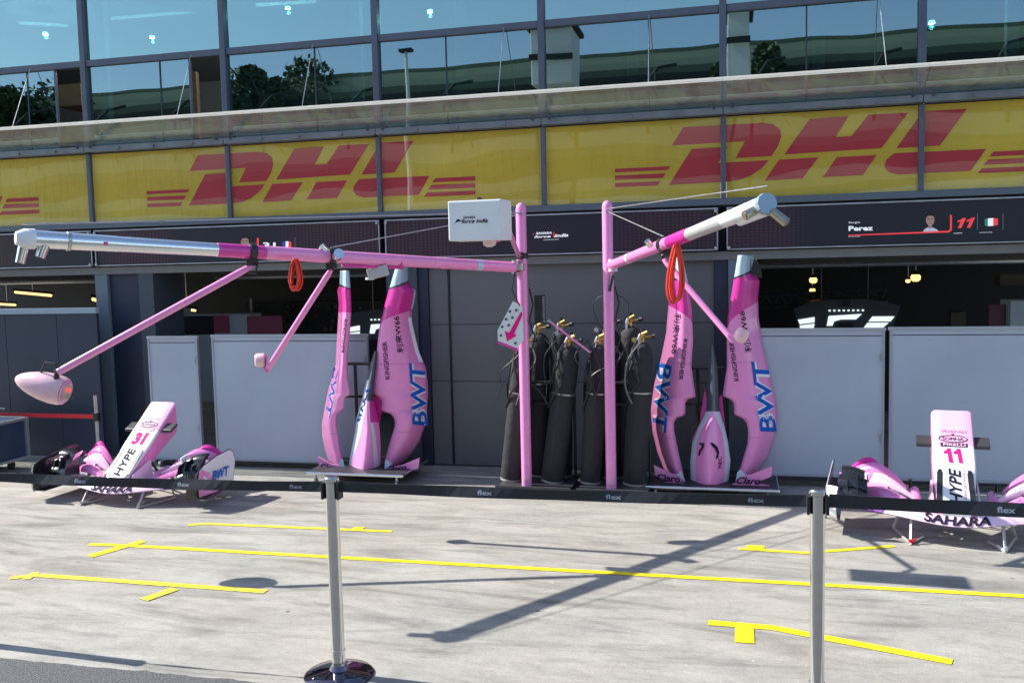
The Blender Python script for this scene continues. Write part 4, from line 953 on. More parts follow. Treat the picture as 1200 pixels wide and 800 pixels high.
def spine(T, rows, Yc, bulge, mats_attr, name='spine', nc=64, colour=None):
    R_ = []; att = []
    for (y, xl, xr, bl) in rows:
        row = []
        for k in range(nc+1):
            u = k/nc; s_ = math.sin(math.pi*u); Yd = Yc - bl*(1-abs(2*u-1)**1.6)
            row.append(at(xl+(xr-xl)*u, y, Yd)); att.append(mats_attr(u, y))
        R_.append(row)
    # dense interpolation along the height
    D_ = []; A_ = []
    for i in range(len(rows)-1):
        for j in range(22):
            t_ = j/22; (ya, la, ra, ba), (yb, lb_, rb, bb) = rows[i], rows[i+1]
            st = t_; y = ya+(yb-ya)*t_; xl = la+(lb_-la)*st; xr = ra+(rb-ra)*st; bl = ba+(bb-ba)*st; row = []
            for k in range(nc+1):
                u = k/nc; Yd = Yc - bl*(1-abs(2*u-1)**1.6); row.append(at(xl+(xr-xl)*u, y, Yd)); A_.append(mats_attr(u, y))
            D_.append(row)
    D_.append(R_[-1]); A_ += att[-(nc+1):]
    mb = MB(); mb.grid(D_); return mb.build(name, colour, T, smooth=True, attr=A_, thick=.006)
fin_col = (.055,.075,.10); spine_m = livery('spine_livery', [(0, fin_col), (.2, MAGC), (.4, (.62,.70,.76)), (.6, CPK)])
def sR(u, y):
    if y < 482: return .1
    e_ = .13+max(0, (505-y))*.012
    return .5 if (u < e_ or u > 1-e_) else .8
spine(RC, [(404,833,835.5,.02),(430,830,840,.05),(465,829,842,.08),(480,828,843,.10),(488,825,845,.12),(500,819,849,.16),(518,811.5,853,.20),(540,809,856,.22),(568,809.5,853,.22)], Yc-.0, .2, sR, colour=spine_m)
# magenta shoulders behind the spine
for pl in ([(826,455),(820,495),(808,520),(822,498),(830,478)], [(843,465),(846,462),(852,520),(846,505),(842,485)]):
    mb = MB(); mb.prism([at(x,y,Yc+.06) for x,y in pl], (0,0,0), (0,.02,0)); mb.build('shoulder', magenta, RC)
yS = Yc-.225
def emb(pts, Y):
    pp = [at(x, y, Y) for x, y in pts]; tri = tessellate_polygon([pp]); MB().add(pp, [tuple(t_) for t_ in tri]).build('emblem', letter_black, RC, norm=False)
emb([(832,518),(836,519),(841,523.5),(843,530),(841.5,536),(838.5,538),(840,531),(838,526),(834,522)], yS+.02)
emb([(819.5,518.5),(825,519),(824.6,524),(821.5,529),(820,534),(818,533),(819,527.5),(822,523.5),(822,521.3),(819.5,521)], yS+.04)
mb = MB(); put_text(mb, 'NEC', quadmap((846,548),(846,535),(841,535),(841,548), yS+.05), .02); mb.build('lettering', letter_black, RC, norm=False)
# coke-bottle feet with Claro
def foot(T, pts, Y, txt, quad, name='floor_lip', th=.02):
    mb = MB(); mb.prism([at(x,y,Y) for x,y in pts], (0,0,0), (0,th,0)); o = mb.build(name, pink, T)
    if txt: mb = MB(); put_text(mb, txt, quadmap(*quad, Y-.004), .03); mb.build('lettering', letter_black, o, norm=False)
foot(RC, [(862,566),(868,556),(880,556),(905,546),(904,558),(884,566)], Yc-.10, None, None)
foot(RC, [(851,570),(862,566),(884,566),(915,571),(905,573.5),(851,575)], Yc-.16, 'Claro', ((861,566.5),(890,567.8),(894,559.5),(865,558.5)))
foot(RC, [(766,545),(788,555),(800,555),(804,566),(784,564),(768,557)], Yc-.10, None, None)
foot(RC, [(757,570),(784,564),(806,566),(811,570),(811,575),(765,573.5)], Yc-.16, 'Claro', ((770,563),(797,565.5),(797,557),(770,554.5)))
lb = mat('pale_patch', (.50,.62,.70), .4)
MB().prism([at(x,y,Yc-.11) for x,y in ((862,564),(864,553),(868,550),(874,556))], (0,0,0), (0,.008,0)).build('patch', lb, RC); MB().prism([at(x,y,Yc-.11) for x,y in ((793,556),(798,551),(803,564))], (0,0,0), (0,.008,0)).build('patch', lb, RC)
# black bracket by the tip
MB().prism([at(x,y,Yc+.08) for x,y in ((883.5,303),(888,306),(892,316),(893,326),(884,323),(877,321),(880,318))], (0,0,0), (0,.03,0)).build('tip_bracket', black, RC)
# stand
def stand(cx, cy, hw, z, label, fx):
    T = thing('cover_stand', (cx, cy, 0), label, 'stand', 'low stands under the engine covers')
    MB().lohi((cx-hw, cy-.28, z-.03), (cx+hw, cy+.42, z-.008), bev=.005).build('shelf', mat('shelf_black', (.025,.027,.03), .5), T)
    mb = MB(); mb.tube([(cx-hw, cy-.30, z-.022), (cx+hw, cy-.30, z-.022)], .016, 10); mb.tube([(cx+hw, cy-.30, z-.022), (cx+hw, cy+.43, z-.022)], .012, 10); mb.tube([(cx-hw, cy-.30, z-.022), (cx-hw, cy+.43, z-.022)], .012, 10); mb.build('rail', chrome, T, smooth=True)
    for sx in (-.85, .85):
        for yy in (-.25, .38):
            c_ = MB(); c_.tube([(cx+sx*hw, cy+yy, z-.03), (cx+sx*hw, cy+yy, .05)], .012, 8); c_.tube([(cx+sx*hw-.01, cy+yy, .03), (cx+sx*hw+.01, cy+yy, .03)], .03, 12); c_.build('castor', steel, T, smooth=True)
    mb = MB(); mb.tube([(fx, cy+.26, z), (fx, cy+.26, z+1.0)], .018, 8); mb.tube([(fx-.13, cy+.26, z+1.0), (fx+.24, cy+.26, z+1.0)], .016, 8); mb.tube([(fx-.13, cy+.26, z+.66), (fx+.24, cy+.26, z+.66)], .014, 8); mb.build('back_frame', black, T)
p = at(834, 574, Yc-.1); stand(p.x, Yc, .58, .10, 'low stand under the engine cover beside the gas bottles', at(818,480,Yc+.26).x)

# ---- left cover
Yc = -.62; LC = thing('engine_cover', (-3.7, -.6, .12), 'pink racing car engine cover standing on end in front of the wide left board', 'engine cover', 'pink engine covers standing on end')
inL = [(409,317),(411,347),(411.5,364),(409.7,390),(407.5,412),(407,431),(407.5,445),(410.5,461),(409.5,463),(405,464.5),(403.6,470),(403,479),(400,481),(396.5,484),(394.5,488),(394,496),(397.5,520),(402,541),(406,556)]
outL = [(399,317),(398.3,335),(395.6,340),(397.5,356),(396.5,375),(394.7,405),(393.7,427),(388,448),(385,456),(380.6,479),(377.5,497),(378,512),(381.5,527),(386,541),(393,556)]
o2, m2_ = side_panel(LC, inL, outL, Yc, 317, 556, -1, lambda u: 366.5, lambda u: 338-5*u, curve=.14)
inR = [(464,313),(452,354),(445,382),(442.5,405),(440,431),(437,450),(436,459),(437,461),(442,463),(446,466),(448,470),(447,481),(450,482),(457,484),(461,487.5),(463,493),(463,499),(459,512),(454,529),(451,541),(449,554)]
outR = [(478,314),(478.3,332),(487.5,341),(485,356),(482.3,365),(482.5,375),(485.6,390),(491,412),(499,431),(500.8,447),(501.6,460),(499.7,488),(497,501),(491,518),(484,529),(473,542),(462,554)]
o1, m1_ = side_panel(LC, inR, outR, Yc, 313, 554, 1, lambda u: 382-18*u**.5-.1*u, lambda u: 337-8*u)
for mm, b_, e_ in ((wh, .075, .010), (bw, .02, .0125)):
    vtext(o1, m1_, 'BWT', ((501.5,499),(497.5,424)), mm, 18, bold=b_, shear=.12, eps=e_)
    vtext(o2, m2_, 'BWT', ((391,430),(380.5,488)), mm, 6, bold=b_, shear=.12, eps=e_)
vtext(o1, m1_, '利来W66', ((473.5,413),(468,370)), letter_black, 8, bold=.01)
vtext(o1, m1_, 'KINGFISHER', ((457,444),(453,400)), letter_black, 5.5, bold=.01)
vtext(o2, m2_, 'KINGFISHER', ((403,374),(399,414)), letter_black, 4, bold=.01)
# white and blue streaks on the outer edge
for mm, s_, (ya, yb), w_ in ((wh, m1_, (372,424), 4.5), (lightblue, m1_, (336,362), 2.0)):
    mb = MB(); rows = [[s_(interp(outR, y)-w_*(1 if j == 0 else .05), y, .010) for j in (0, 1)] for y in [ya+(yb-ya)*i/12 for i in range(13)]]; mb.grid(rows); mb.build('edge_stripe', mm, o1, norm=False)
def sL(u, y):
    if y < 470: return .5 if u < .28 and y > 445 else .1
    lo = max(.08, .42-.0047*(y-470)) if y < 545 else .08
    if y < 495 and u > .62: return .3
    if u < lo: return .5
    c_ = .60+.0035*(y-470)
    if abs(u-min(.93, c_)) < .07: return .5
    return .8
spine(LC, [(411,439.3,441.3,.02),(430,433.5,440.6,.05),(449,429,438.4,.08),(466,425,437.5,.10),(477,421.5,439.5,.12),(490,418,443,.14),(505,416.5,445,.17),(524,412.5,446,.20),(540,409.5,446,.21),(556,407,445.5,.21)], Yc, .2, sL, colour=spine_m)
mb = MB(); put_text(mb, 'BWT', lambda a, b: at(422.5+13*a-5+ (4.5)*b*1.0, 494-42*a-1*b, Yc-.15), .03); mb.build('lettering', letter_blue, LC, norm=False)
MB().prism([at(x,y,Yc+.05) for x,y in ((437,466),(446,462),(447,481),(444,497),(440,482))], (0,0,0), (0,.02,0)).build('shoulder', magenta, LC)
foot(LC, [(372.5,535),(387,543),(400,546),(405.5,556),(384,553),(374,546)], Yc-.12, None, None)
foot(LC, [(374,546.5),(384,553),(405.5,556.5),(405.5,557.5),(376,554)], Yc-.16, 'Claro', ((376,549),(399,552.5),(399,546.5),(376,542.5)))
foot(LC, [(449,556),(452,548),(470,545),(491.5,536),(490,549),(470,553)], Yc-.12, 'Claro', ((451,553),(476,549.5),(477,543.5),(453,547)))
MB().prism([at(x,y,Yc-.13) for x,y in ((396,543),(401,537),(405,554))], (0,0,0), (0,.008,0)).build('patch', lb, LC); MB().prism([at(x,y,Yc-.13) for x,y in ((450,552),(452,538),(459,543))], (0,0,0), (0,.008,0)).build('patch', lb, LC)
p = at(428, 557, Yc-.1); stand(p.x, Yc-.08, .50, .14, 'low chromed stand under the engine cover by the left board', at(418,480,Yc+.18).x)

# ================================================================== FRONT WINGS
nose_m = livery('nose_livery', [(0, (.80,.80,.82)), (.63, (.88,.46,.68))])
violet = mat('violet_paint', (.32, .10, .42), .3, coat=.4); wing_pink = mat('wing_pink', (.80, .24, .55), .22, coat=.6, var=.08, vscale=4); wing_white = mat('wing_white_pink', (.84,.58,.74), .25, coat=.5)
def front_wing(label, num, loc, rz, scale=1.0, roll=0, nlean=0, zu=.065):
    loc = (loc[0], loc[1], zu)
    T = thing('front_wing', loc, label, 'front wing', 'front wings with nose cones on the ground', world=False, rz=rz)
    T.scale = (scale,)*3
    def ycen(x): return -.10 + .26*(abs(x)/.86)**1.6
    # main plane
    def foil(x, y0_, z0_, ch, th, ang):
        pts = []
        for (a_, b_) in ((0,0),(.12,.55),(.35,.9),(.7,.6),(1,.08),(.7,-.15),(.35,-.3),(.1,-.25)):
            yy, zz = a_*ch, b_*th; pts.append(Vector((x, y0_+yy*math.cos(ang)-zz*math.sin(ang), z0_+yy*math.sin(ang)+zz*math.cos(ang))))
        return pts
    def loft(xs, fn, name, mm, par=T):
        rows = [fn(x) for x in xs]; mb = MB(); mb.grid(rows, closed=True); n_ = len(rows[0])
        mb.f.append(list(range(n_))); mb.m.append(0); mb.f.append([(len(rows)-1)*n_+i for i in range(n_)]); mb.m.append(0)
        return mb.build(name, mm, par, smooth=True)
    xs = [-.86+1.72*i/28 for i in range(29)]
    main = loft(xs, lambda x: foil(x, ycen(x), .105+.055*(abs(x)/.86)**2 - .01*math.cos(x*7), .22, .055, R(6)), 'main_plane', wing_white)
    for s in (-1, 1):   # violet outer ends of the main plane
        loft([s*(.50+.36*i/8) for i in range(9)], lambda x: foil(x, ycen(x)-.004, .107+.055*(abs(x)/.86)**2 - .01*math.cos(x*7), .12, .058, R(6)), 'end_plate_paint', violet, main)
    def lead(a, b):
        x_ = -.22+.44*a; F_ = foil(x_, ycen(x_), .105+.055*(abs(x_)/.86)**2 - .01*math.cos(x_*7), .22, .055, R(6)); b = .06+b*.9
        return (F_[0].lerp(F_[1], b/.45) if b < .45 else F_[1].lerp(F_[2], (b-.45)/.55)) + Vector((0, -.004, .004))
    mb = MB(); put_text_fine(mb, 'SAHARA', lead, .03, .15); mb.build('lettering', letter_black, main, norm=False)
    # flaps
    for s in (-1, 1):
        for j, (za, ya, ch, ang, mm, xi, xo) in enumerate(((.150,.09,.13,16,wing_white,.32,.85), (.205,.21,.13,30,wing_pink,.27,.84), (.275,.32,.12,42,wing_white,.29,.84), (.345,.41,.10,52,wing_pink,.33,.83), (.40,.48,.06,60,magenta,.44,.80))):
            def fn(x, za=za, ya=ya, ch=ch, ang=ang, xi=xi, xo=xo):
                t_ = (abs(x)-xi)/(xo-xi); c = .35+.65*min(1, t_*2.6)**.7 if t_ < .4 else 1-.25*((t_-.4)/.6)**2
                return foil(x, ycen(x)+ya, za*.62+.02+ .045*math.sin(math.pi*min(1,t_*1.1))*(.6+j*.5), ch*c, .03, R(ang)*(.55+.45*c))
            o = loft([s*(xi+(xo-xi)*i/14) for i in range(15)], fn, 'flap', mm)
            if j in (1, 2):
                mb = MB(); put_text(mb, 'Ascential' if j == 1 else 'Havaianas', lambda a, b, fn=fn, s=s: (lambda x: (lambda F_: F_[1].lerp(F_[3], .25+.5*b)+Vector((0,-.004,.006)))(fn(x)))(s*(.68-.28*a) if s < 0 else s*(.40+.28*a)), .01, .2); mb.build('lettering', letter_black, o, norm=False)
        # inner curled end of the flaps
        mb = MB(); mb.tube([(s*.27, .10, .14), (s*.262, .25, .20), (s*.27, .42, .22), (s*.30, .52, .20)], [.02,.035,.035,.015], 12); mb.build('inner_curl', wing_pink, T, smooth=True)
        for x_ in (.46, .66, .80):     # slot brackets over the flap stack
            for y_, z_ in ((.20,.185),(.31,.25),(.41,.31)):
                MB().box((s*x_, y_+.26*(x_/.86)**1.6-.10+.01, z_), (.006, .05, .03)).build('slot_bracket', carbon, T)
        # cascade elements
        for q, (x0_, y0_, z0_) in enumerate(((.60,-.02,.20),(.61,.05,.265),(.63,.12,.32))):
            loft([s*(x0_+(.21-.02*q)*i/8) for i in range(9)], lambda x, x0_=x0_, y0_=y0_, z0_=z0_: foil(x, y0_+.1*abs(x), z0_+.18*((.84-abs(x))*.0)+.03*math.sin((abs(x)-x0_)*12), .13, .028, R(28)), 'cascade', carbon)
        for x_, h_ in ((.60,.17),(.67,.20),(.74,.17)):
            mb = MB(); mb.prism([(s*x_, .02, .16), (s*x_, .24, .17), (s*(x_+.01), .26, .19+h_), (s*(x_+.01), .10, .16+h_)], (0,0,0), (s*.006,0,0)); mb.build('vane', carbon, T)
        mb = MB(); mb.prism([(s*.60, .16, .32), (s*.60, .27, .36), (s*.57, .27, .40), (s*.57, .18, .38)], (0,0,0), (s*.012,0,0)); mb.build('vane_tip', white if s > 0 else wing_pink, T)
        # end plate
        ep = [(-.04,.07),(.18,.055),(.42,.06),(.52,.10),(.57,.30),(.57,.38),(.53,.415),(.30,.395),(.06,.345),(-.02,.31),(-.06,.22)]
        mb = MB(); n_ = len(ep); P_ = [Vector((s*(.865+.03*math.sin(z_*8)), y_, z_)) for y_, z_ in ep]; mb.prism(P_, (0,0,0), (s*.012,0,0)); epo = mb.build('end_plate', carbon, T, bevel=.003)
        ins = [((y_-.24)*.95+.24, (z_-.23)*.93+.235) for y_, z_ in ep]
        mb = MB(); P_ = [Vector((s*(.8785+.03*math.sin(z_*8)), y_, z_)) for y_, z_ in ins]; mb.prism(P_, (0,0,0), (s*.0035,0,0)); mb.build('end_plate_panel', white, epo)
        low = [((y_-.24)*.95+.24, (z_-.23)*.93+.235) for y_, z_ in [(-.04,.07),(.18,.055),(.30,.057),(.12,.28),(.02,.32),(-.02,.31),(-.06,.22)]]
        mb = MB(); P_ = [Vector((s*(.8815+.03*math.sin(z_*8)), y_, z_)) for y_, z_ in low]; mb.prism(P_, (0,0,0), (s*.003,0,0)); mb.build('end_plate_stripe', wing_pink, epo)
        mb = MB(); put_text(mb, 'BWT', lambda a, b, s=s: (lambda y_, z_: Vector((s*(.886+.03*math.sin(z_*8)), y_, z_)))((.16+.25*a if s > 0 else .41-.25*a)+.03*b, .185+.09*b+.05*a*0), .03); mb.build('lettering', letter_blue, epo, norm=False)
        # front turning lip of the end plate
        mb = MB(); mb.grid([[Vector((s*(.872+.03*math.sin(z_*8)-.075*math.sin(t_*1.5)), -.05-.06*t_+.05*(z_-.1), z_)) for t_ in (0,.25,.5,.75,1)] for z_ in (.08,.14,.20,.26,.30,.33)]); mb.build('turning_lip', white if num == '11' else carbon, epo, smooth=True, thick=.005)
        # footplate
        mb = MB(); mb.lohi((s*.80, .0, .058), (s*.93, .50, .068)); mb.build('foot_plate', carbon, T)
        # flow vanes between nose and flaps
        mb = MB(); mb.prism([(s*.17, -.02, .12), (s*.17, .30, .15), (s*.15, .30, .34), (s*.15, .04, .24)], (0,0,0), (s*.012,0,0)); mb.build('pylon', wing_white, T)
    # nose cone
    NY0, NY1, NZ0, NZ1 = -.03, .74, .20, .81
    rows = []; att = []; n_sec = 26
    def ns(t_):
        wd = .118 + .035*min(1, t_*2.2) - .006*t_; h_ = .09+.20*t_; zt = NZ0+(NZ1-NZ0)*t_; y_ = NY0+(NY1-NY0)*t_
        return wd, h_, zt, y_
    def zc(t_): return nlean*t_
    secs = []
    for i in range(n_sec+1):
        t_ = i/n_sec; wd, h_, zt, y_ = ns(t_)
        if t_ < .08: wd *= .80+.2*(t_/.08)**.5; h_ *= .45+.55*(t_/.08)
        row = []
        cr_ = .03
        shape = [(-wd, -h_), (-wd, -cr_), (-wd+.3*cr_, -.3*cr_), (-wd+cr_, 0), (-.4*wd, 0), (.4*wd, 0), (wd-cr_, 0), (wd-.3*cr_, -.3*cr_), (wd, -cr_), (wd, -h_), (wd*.6, -h_-.02), (-wd*.6, -h_-.02)]
        for a_, b_ in shape: row.append(Vector((a_+zc(t_), y_, zt+b_)))
        secs.append(row); att += [t_]*len(shape)
    mb = MB(); mb.grid(secs, closed=True); k_ = len(secs[0]); nf = len(mb.f)
    for fi in range(nf):
        if fi % k_ in (8, 0): mb.m[fi] = 1
    mb.f.append(list(range(k_))); mb.m.append(0)
    mb.f.append([n_sec*k_+i for i in range(k_)]); mb.m.append(1)
    nose = mb.build('nose_cone', [nose_m, mat('nose_side_pink', (.78,.22,.50), .3, coat=.4)], T, smooth=True, attr=att)
    def nm(u, t_, e=.0035): 
        wd, h_, zt, y_ = ns(t_); return Vector((u+zc(t_), y_-.002, zt+e))
    def ntext(s_, u0_, u1_, t0_, t1_, mm, bold=0, shear=0, rot=False, name='lettering'):
        mb = MB()
        if rot: put_text(mb, s_, lambda a, b: nm(u1_+(u0_-u1_)*b, t0_+(t1_-t0_)*a), bold, shear)
        else: put_text(mb, s_, lambda a, b: nm(u0_+(u1_-u0_)*a, t0_+(t1_-t0_)*b), bold, shear)
        mb.build(name, mm, nose, norm=False)
    if num == '11': mb = MB(); one_glyphs(mb, lambda a, b: nm(-.06+.125*a-.012*b, .45+.145*b)); mb.build('number', letter_mag, nose, norm=False)
    else: ntext(num, -.065, .068, .44, .59, letter_mag, .06, .0, name='number')
    ntext('VIVAKALI', -.085, .095, .755, .785, mat('faint_print', (.42,.10,.28), .5), .0)
    # oval badge
    import_pts = [nm(.10*math.cos(t_), .695+.035*math.sin(t_), .003) for t_ in [2*math.pi*i/40 for i in range(40)]]
    MB().tube(import_pts+[import_pts[0]], .0025, 5).build('badge_ring', letter_black, nose)
    ntext('SOFINA', -.075, .075, .678, .710, letter_black, .01); ntext('S', -.01, .012, .728, .748, letter_black, .03)
    MB().add([nm(-.09,.612,.002), nm(.10,.612,.002), nm(.10,.652,.002), nm(-.09,.652,.002)], [(0,1,2,3)]).build('label_band', mat('band_dark', (.10,.02,.08), .4), nose, norm=False)
    ntext('PIRELLI', -.07, .085, .620, .645, mat('band_letters', (.85,.55,.68), .4), .02)
    ntext('HYPE', -.042, .040, .05, .395, letter_black, .02, .25, rot=True); ntext('ENERGY DRINKS', .052, .070, .10, .385, mat('faint_print', (.42,.10,.28), .5), .0, rot=True)
    for s in (-1, 1):
        mb = MB(); sl = [(s*.094, .06), (s*.084, .34), (s*.092, .38), (s*.110, .38), (s*.122, .35), (s*.132, .08)]
        mb.add([nm(u_, t_, .0025) for u_, t_ in sl], [tuple(range(6))]); mb.build('intake_slot', black, nose, norm=False)
        wd, h_, zt, y_ = ns(.74)
        mb = MB(); mb.prism([(s*(wd+.002)+zc(.74), y_-.05, zt-.10), (s*(wd+.002)+zc(.74), y_+.06, zt-.05), (s*(wd+.002)+zc(.74), y_+.06, zt-.02), (s*(wd+.002)+zc(.74), y_-.05, zt-.07)], (0,0,0), (s*.11,0,.0)); mb.build('camera_pod', mat('pod_dark', (.05,.05,.055), .35), T, bevel=.006)
    wd, h_, zt, y_ = ns(1.0)
    mb = MB(); mb.lohi((-wd+.02+zc(1), y_+.001, zt-h_+.02), (wd-.02+zc(1), y_+.02, zt-.03)); mb.build('bulkhead', carbon, nose)
    # trestle legs
    for s in (-1, 1):
        mb = MB(); mb.tube([(s*.30, .20, .20), (s*.30, .02, .13), (s*.31, -.10, .012-zu), (s*.22, .10, .012-zu)], .012, 8); mb.tube([(s*.31, -.10, .012-zu), (s*.42, .28, .012-zu), (s*.36, .30, .12)], .011, 8)
        mb.build('trestle', mat('trestle_paint', (.55,.52,.50), .35, metal=.4), T, smooth=True)
        mb = MB(); mb.tube([(s*.3095, -.095, .03-zu*.8), (s*.31, -.10, .013-zu), (s*.27, .0, .013-zu)], .0135, 8); mb.build('trestle_grip', (redbelt if s < 0 else white) if num == '11' else steel, T, smooth=True)
        mb = MB(); mb.tube([(s*.30, .45, .30), (s*.30, .62, .012-zu), (s*.1, .62, .012-zu)], .012, 8); mb.tube([(zc(.5), .35, .45), (s*.12, .62, .012-zu)], .012, 8); mb.build('rear_prop', black, T, smooth=True)
    return T
front_wing('white and pink front wing with nose numbered 11 at the right', '11', (1.52, -2.04, 0), R(-8))
front_wing('white and pink front wing with leaning nose numbered 31 at the left', '31', (-5.58, -1.98, 0), R(-2), zu=.03)

# ================================================================== BARRIER
belt_m = mat('black_belt', (.022, .024, .030), .6, var=.2, vscale=10)
def stanchion(x, y, h, label, cassette=True):
    T = thing('barrier_post', (x, y, 0), label, 'barrier post', 'chrome barrier posts with black belt')
    MB().tube([(x, y, .03), (x, y, h-.03)], .034, 32).build('pole', chrome, T, smooth=True)
    MB().lathe([(.180,0),(.180,.008),(.172,.016),(.11,.026),(.05,.036),(.038,.06)], (x,y,0), 48).build('base', mat('base_dark_chrome', (.16,.14,.17), .08, metal=1), T, smooth=True)
    MB().lathe([(.037,h-.028),(.039,h-.022),(.039,h-.006),(.034,h),(.02,h+.003)], (x,y,0), 32).build('cap', chrome, T, smooth=True)
    MB().lathe([(.0365,.06),(.0375,.10),(.0365,.14)], (x,y,0), 32).build('collar', chrome, T, smooth=True)
    MB().lohi((x-.049, y-.03, h-.115), (x-.036, y+.03, h-.03), bev=.003).build('belt_slot', black, T); MB().lohi((x+.036, y-.03, h-.115), (x+.049, y+.03, h-.03), bev=.003).build('belt_slot', black, T)
    return T
S = {'a': (-4.42, -4.93), 'b': (-2.036, -4.92), 'c': (.34, -4.84), 'd': (2.75, -4.76)}
sa = stanchion(*S['a'], 1.05, 'chrome barrier post out of frame at the left end of the belt'); sb = stanchion(*S['b'], 1.05, 'chrome barrier post left of centre, its dark base in view'); sc = stanchion(*S['c'], 1.05, 'nearest chrome barrier post, right of centre, base cut off'); sd = stanchion(*S['d'], 1.05, 'chrome barrier post out of frame at the right end of the belt')
def belt(a, b, za, zb, sagv, txts, label, hh_=.027):
    A_ = Vector((a[0]+.05, a[1], za)); B_ = Vector((b[0]-.05, b[1], zb)); hh = .036
    c = (A_+B_)/2; T = thing('barrier_belt', (c.x, c.y, c.z-.1), label, 'belt', 'black belts between the barrier posts')
    def pt(t_, v, off=0): return A_.lerp(B_, t_) + Vector((0, -off + .008*math.sin(t_*17+za*9)*(v), -sagv*4*t_*(1-t_) + v*hh_))
    n_ = 40; rows = [[pt(i/n_, v) for i in range(n_+1)] for v in (-1, 1)]
    mb = MB(); mb.grid(rows); o = mb.build('strap', belt_m, T, thick=.003)
    for tx in txts:
        L_ = (B_-A_).length; w_ = .075/L_
        mb = MB(); put_text(mb, 'flex', lambda a_, b_, tx=tx: pt(tx-w_/2+w_*a_, -.45+.85*b_, .003), .02); mb.build('lettering', gold, o, norm=False)
def tpx(a, b, px): # fraction along a belt where a measured pixel column falls
    A_ = Vector((a[0]+.05, a[1], 1)); B_ = Vector((b[0]-.05, b[1], 1)); lo, hi = -.5, 1.5
    for _ in range(40):
        mid = (lo+hi)/2; d_ = A_.lerp(B_, mid)-CP; x_ = 600+F*d_.dot(rt)/d_.dot(fw)
        if x_ < px: lo = mid
        else: hi = mid
    return lo
belt(S['a'], S['b'], .985, .995, .012, [tpx(S['a'],S['b'],94), tpx(S['a'],S['b'],215), tpx(S['a'],S['b'],347)], 'black belt on the left, tied to the left chrome post')
belt(S['b'], S['c'], .998, .993, .008, [tpx(S['b'],S['c'],568), tpx(S['b'],S['c'],719), tpx(S['b'],S['c'],886)], 'black belt between the two chrome posts')
belt(S['c'], S['d'], .998, .975, .012, [tpx(S['c'],S['d'],1179)], 'black belt running right from the nearest chrome post', .031)

# ================================================================== WHAT THE WINDOWS REFLECT (behind the camera)
GY = -38
T = thing('grandstand', (0, GY, 0), 'dark green grandstand across the track, mirrored in the upper windows', 'grandstand')
gs_m = mat('stand_green', (.075,.105,.065), .7, var=.2, vscale=.5); gs_d = mat('stand_dark', (.015,.018,.014), .8); gs_p = mat('stand_olive', (.28,.31,.22), .7); gs_w = mat('stand_pale', (.45,.45,.38), .6)
xa, xb = -75, 60
for i in range(16): MB().lohi((xa, GY-1.0*i-1.0, 0), (xb, GY-1.0*i, 5.8+.66*i)).build('tier', (gs_m, gs_d, gs_p)[(i*2 + i//3) % 3], T)
MB().lohi((xa, GY-16.6, 0), (xb, GY-16.0, 16.2)).build('rear_wall', gs_m, T)
MB().lohi((xa, GY-.25, 0), (xb, GY+.25, 5.4)).build('front_wall', gs_w, T)
for i in range(22):
    x = xa+4+i*6; mb = MB(); mb.tube([(x, GY-6, 8), (x, GY-6.0, 12.2), (x+.5, GY-6.6, 13.0), (x+1.4, GY-7.4, 13.3)], .10, 8); mb.tube([(x, GY-6, 12.2), (x+2.2, GY-6, 8.2)], .06, 6); mb.build('post', gs_d, T)
for (px, py, w_, h_) in ((652, 56, 2.0, 2.0), (866, 37, 1.0, 2.4)):  # white boxes added to give the pale patches mirrored in the windows
    p = at(px, py, 36); p.y = -p.y
    tT = thing('reflected_white_box', (p.x, -36, 0), 'white box added for the pale patch reflected in the window above the %s' % ('middle door' if px < 700 else 'right pillar'), 'added box', 'white boxes added across the track for the window reflections')
    MB().lohi((p.x-w_/2, -37, p.z-h_), (p.x+w_/2, -34.5, p.z+.6), bev=.05).build('body', mat('reflected_box_white', (.7,.7,.66), .6), tT)
    for sx in (-1, 1): MB().lohi((p.x+sx*w_*.42-.08, -36, 0), (p.x+sx*w_*.42+.08, -35.8, p.z-h_)).build('leg', gs_d, tT)
    mb = MB()
    mb.lohi((p.x-w_/2-.05, -34.48, p.z-.9), (p.x+w_/2+.05, -34.3, p.z-.65))
    mb.build('louvre', gs_d, tT); MB().lohi((p.x-w_/2-.2, -37.2, p.z+.61), (p.x+w_/2+.2, -34.2, p.z+.8)).build('roof', gs_d, tT)
leaf = mat('leaf', (.05,.085,.03), .7, var=.4, vscale=2); bark = mat('bark', (.09,.07,.05), .9, var=.3)
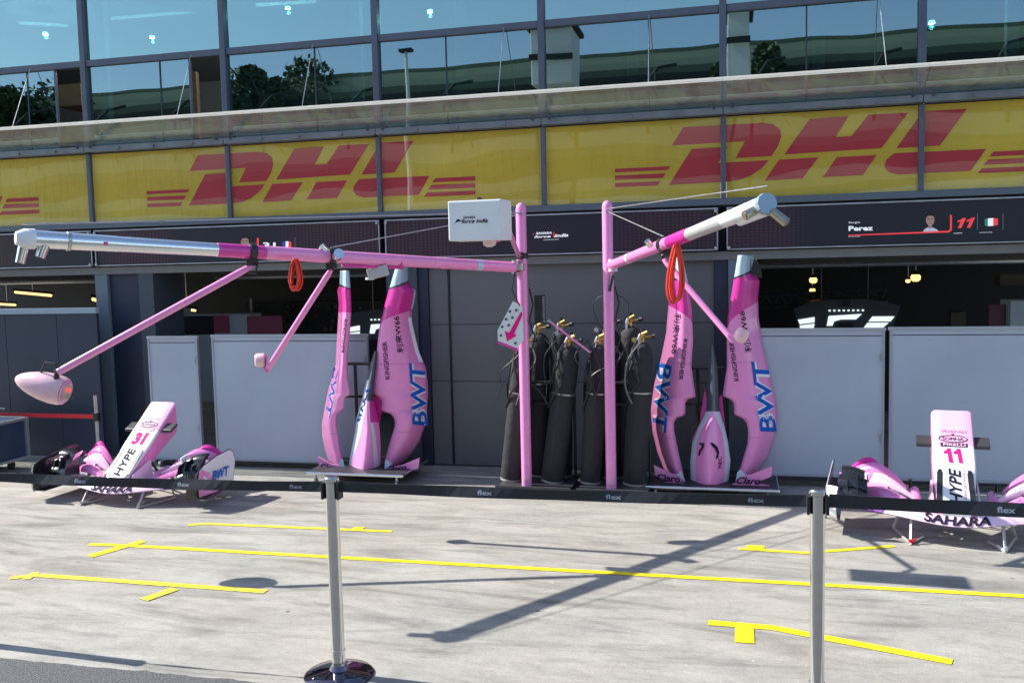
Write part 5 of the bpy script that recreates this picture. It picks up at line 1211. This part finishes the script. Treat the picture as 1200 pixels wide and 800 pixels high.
def tree(x, y, h, rc, seed, label):
    rnd = random.Random(seed); T = thing('tree', (x, y, 0), label, 'tree', 'trees behind the grandstand')
    mb = MB(); mb.tube([(x,y,0),(x+.2,y,h*.4),(x,y+.2,h*.8)], [.45,.3,.1], 10)
    for i in range(7):
        a_ = rnd.random()*6.3; z_ = h*(.35+.06*i); mb.tube([(x,y,z_),(x+math.cos(a_)*rc*.7,y+math.sin(a_)*rc*.7,z_+h*.2)], [.14,.04], 6)
    mb.build('trunk', bark, T)
    mb = MB(); cl = [(Vector((x,y,h*.60))+Vector((rnd.gauss(0,.5)*rc, rnd.gauss(0,.5)*rc, rnd.uniform(-.25,.30)*h)), rc*rnd.uniform(.25,.5)) for _ in range(16)]
    for _ in range(8000):
        c_, r_ = rnd.choice(cl); v_ = Vector((rnd.gauss(0,1), rnd.gauss(0,1), rnd.gauss(0,1))).normalized()*r_*rnd.uniform(.6,1.05); p_ = c_+v_
        a_ = Vector((rnd.gauss(0,1), rnd.gauss(0,1), rnd.gauss(0,1))).normalized()*.24; b_ = a_.cross(Vector((rnd.gauss(0,1), rnd.gauss(0,1), 1))).normalized()*.18
        mb.add([p_-a_, p_+b_, p_+a_, p_-b_], [(0,1,2,3)])
    mb.build('crown', leaf, T, norm=False)
for i, (px, py, s_, lb_) in enumerate(((318, 52, 4.2, 'dense tree mirrored in the window above the number 31 board'), (884, 42, 2.6, 'pointed tree mirrored in the window above the right arm'), (20, 100, 5.0, 'wide tree mirrored in the window at the left edge'), (290, 62, 3.0, 'lower tree beside the dense tree in the window reflection'), (-60, 95, 5.0, 'tree beyond the left edge of the reflection'))):
    p = at(px, py, 50); tree(p.x, -50, p.z, s_, 30+i, lb_)
for x in (at(702, 60, 30).x,):
    tT = thing('lamp_mast', (x, -30, 0), 'slim white lamp mast mirrored in the windows', 'mast')
for o in list(bpy.data.objects):
    if o.name.startswith('lamp_mast'):
        x = o.location.x; zt = at(475, 60, 30).z; xm = at(475, 60, 30).x
        o.location.x = xm
        MB().tube([(xm, -30, 0), (xm, -30, zt)], [.12,.07], 10).build('pole', mat('mast_white', (.7,.7,.62), .5), o)
        MB().lohi((xm-.3, -30.2, zt), (xm+.3, -29.8, zt+.12)).build('lamp_head', gs_d, o)
for o in bpy.data.objects:
    if '_w' in o: del o['_w']
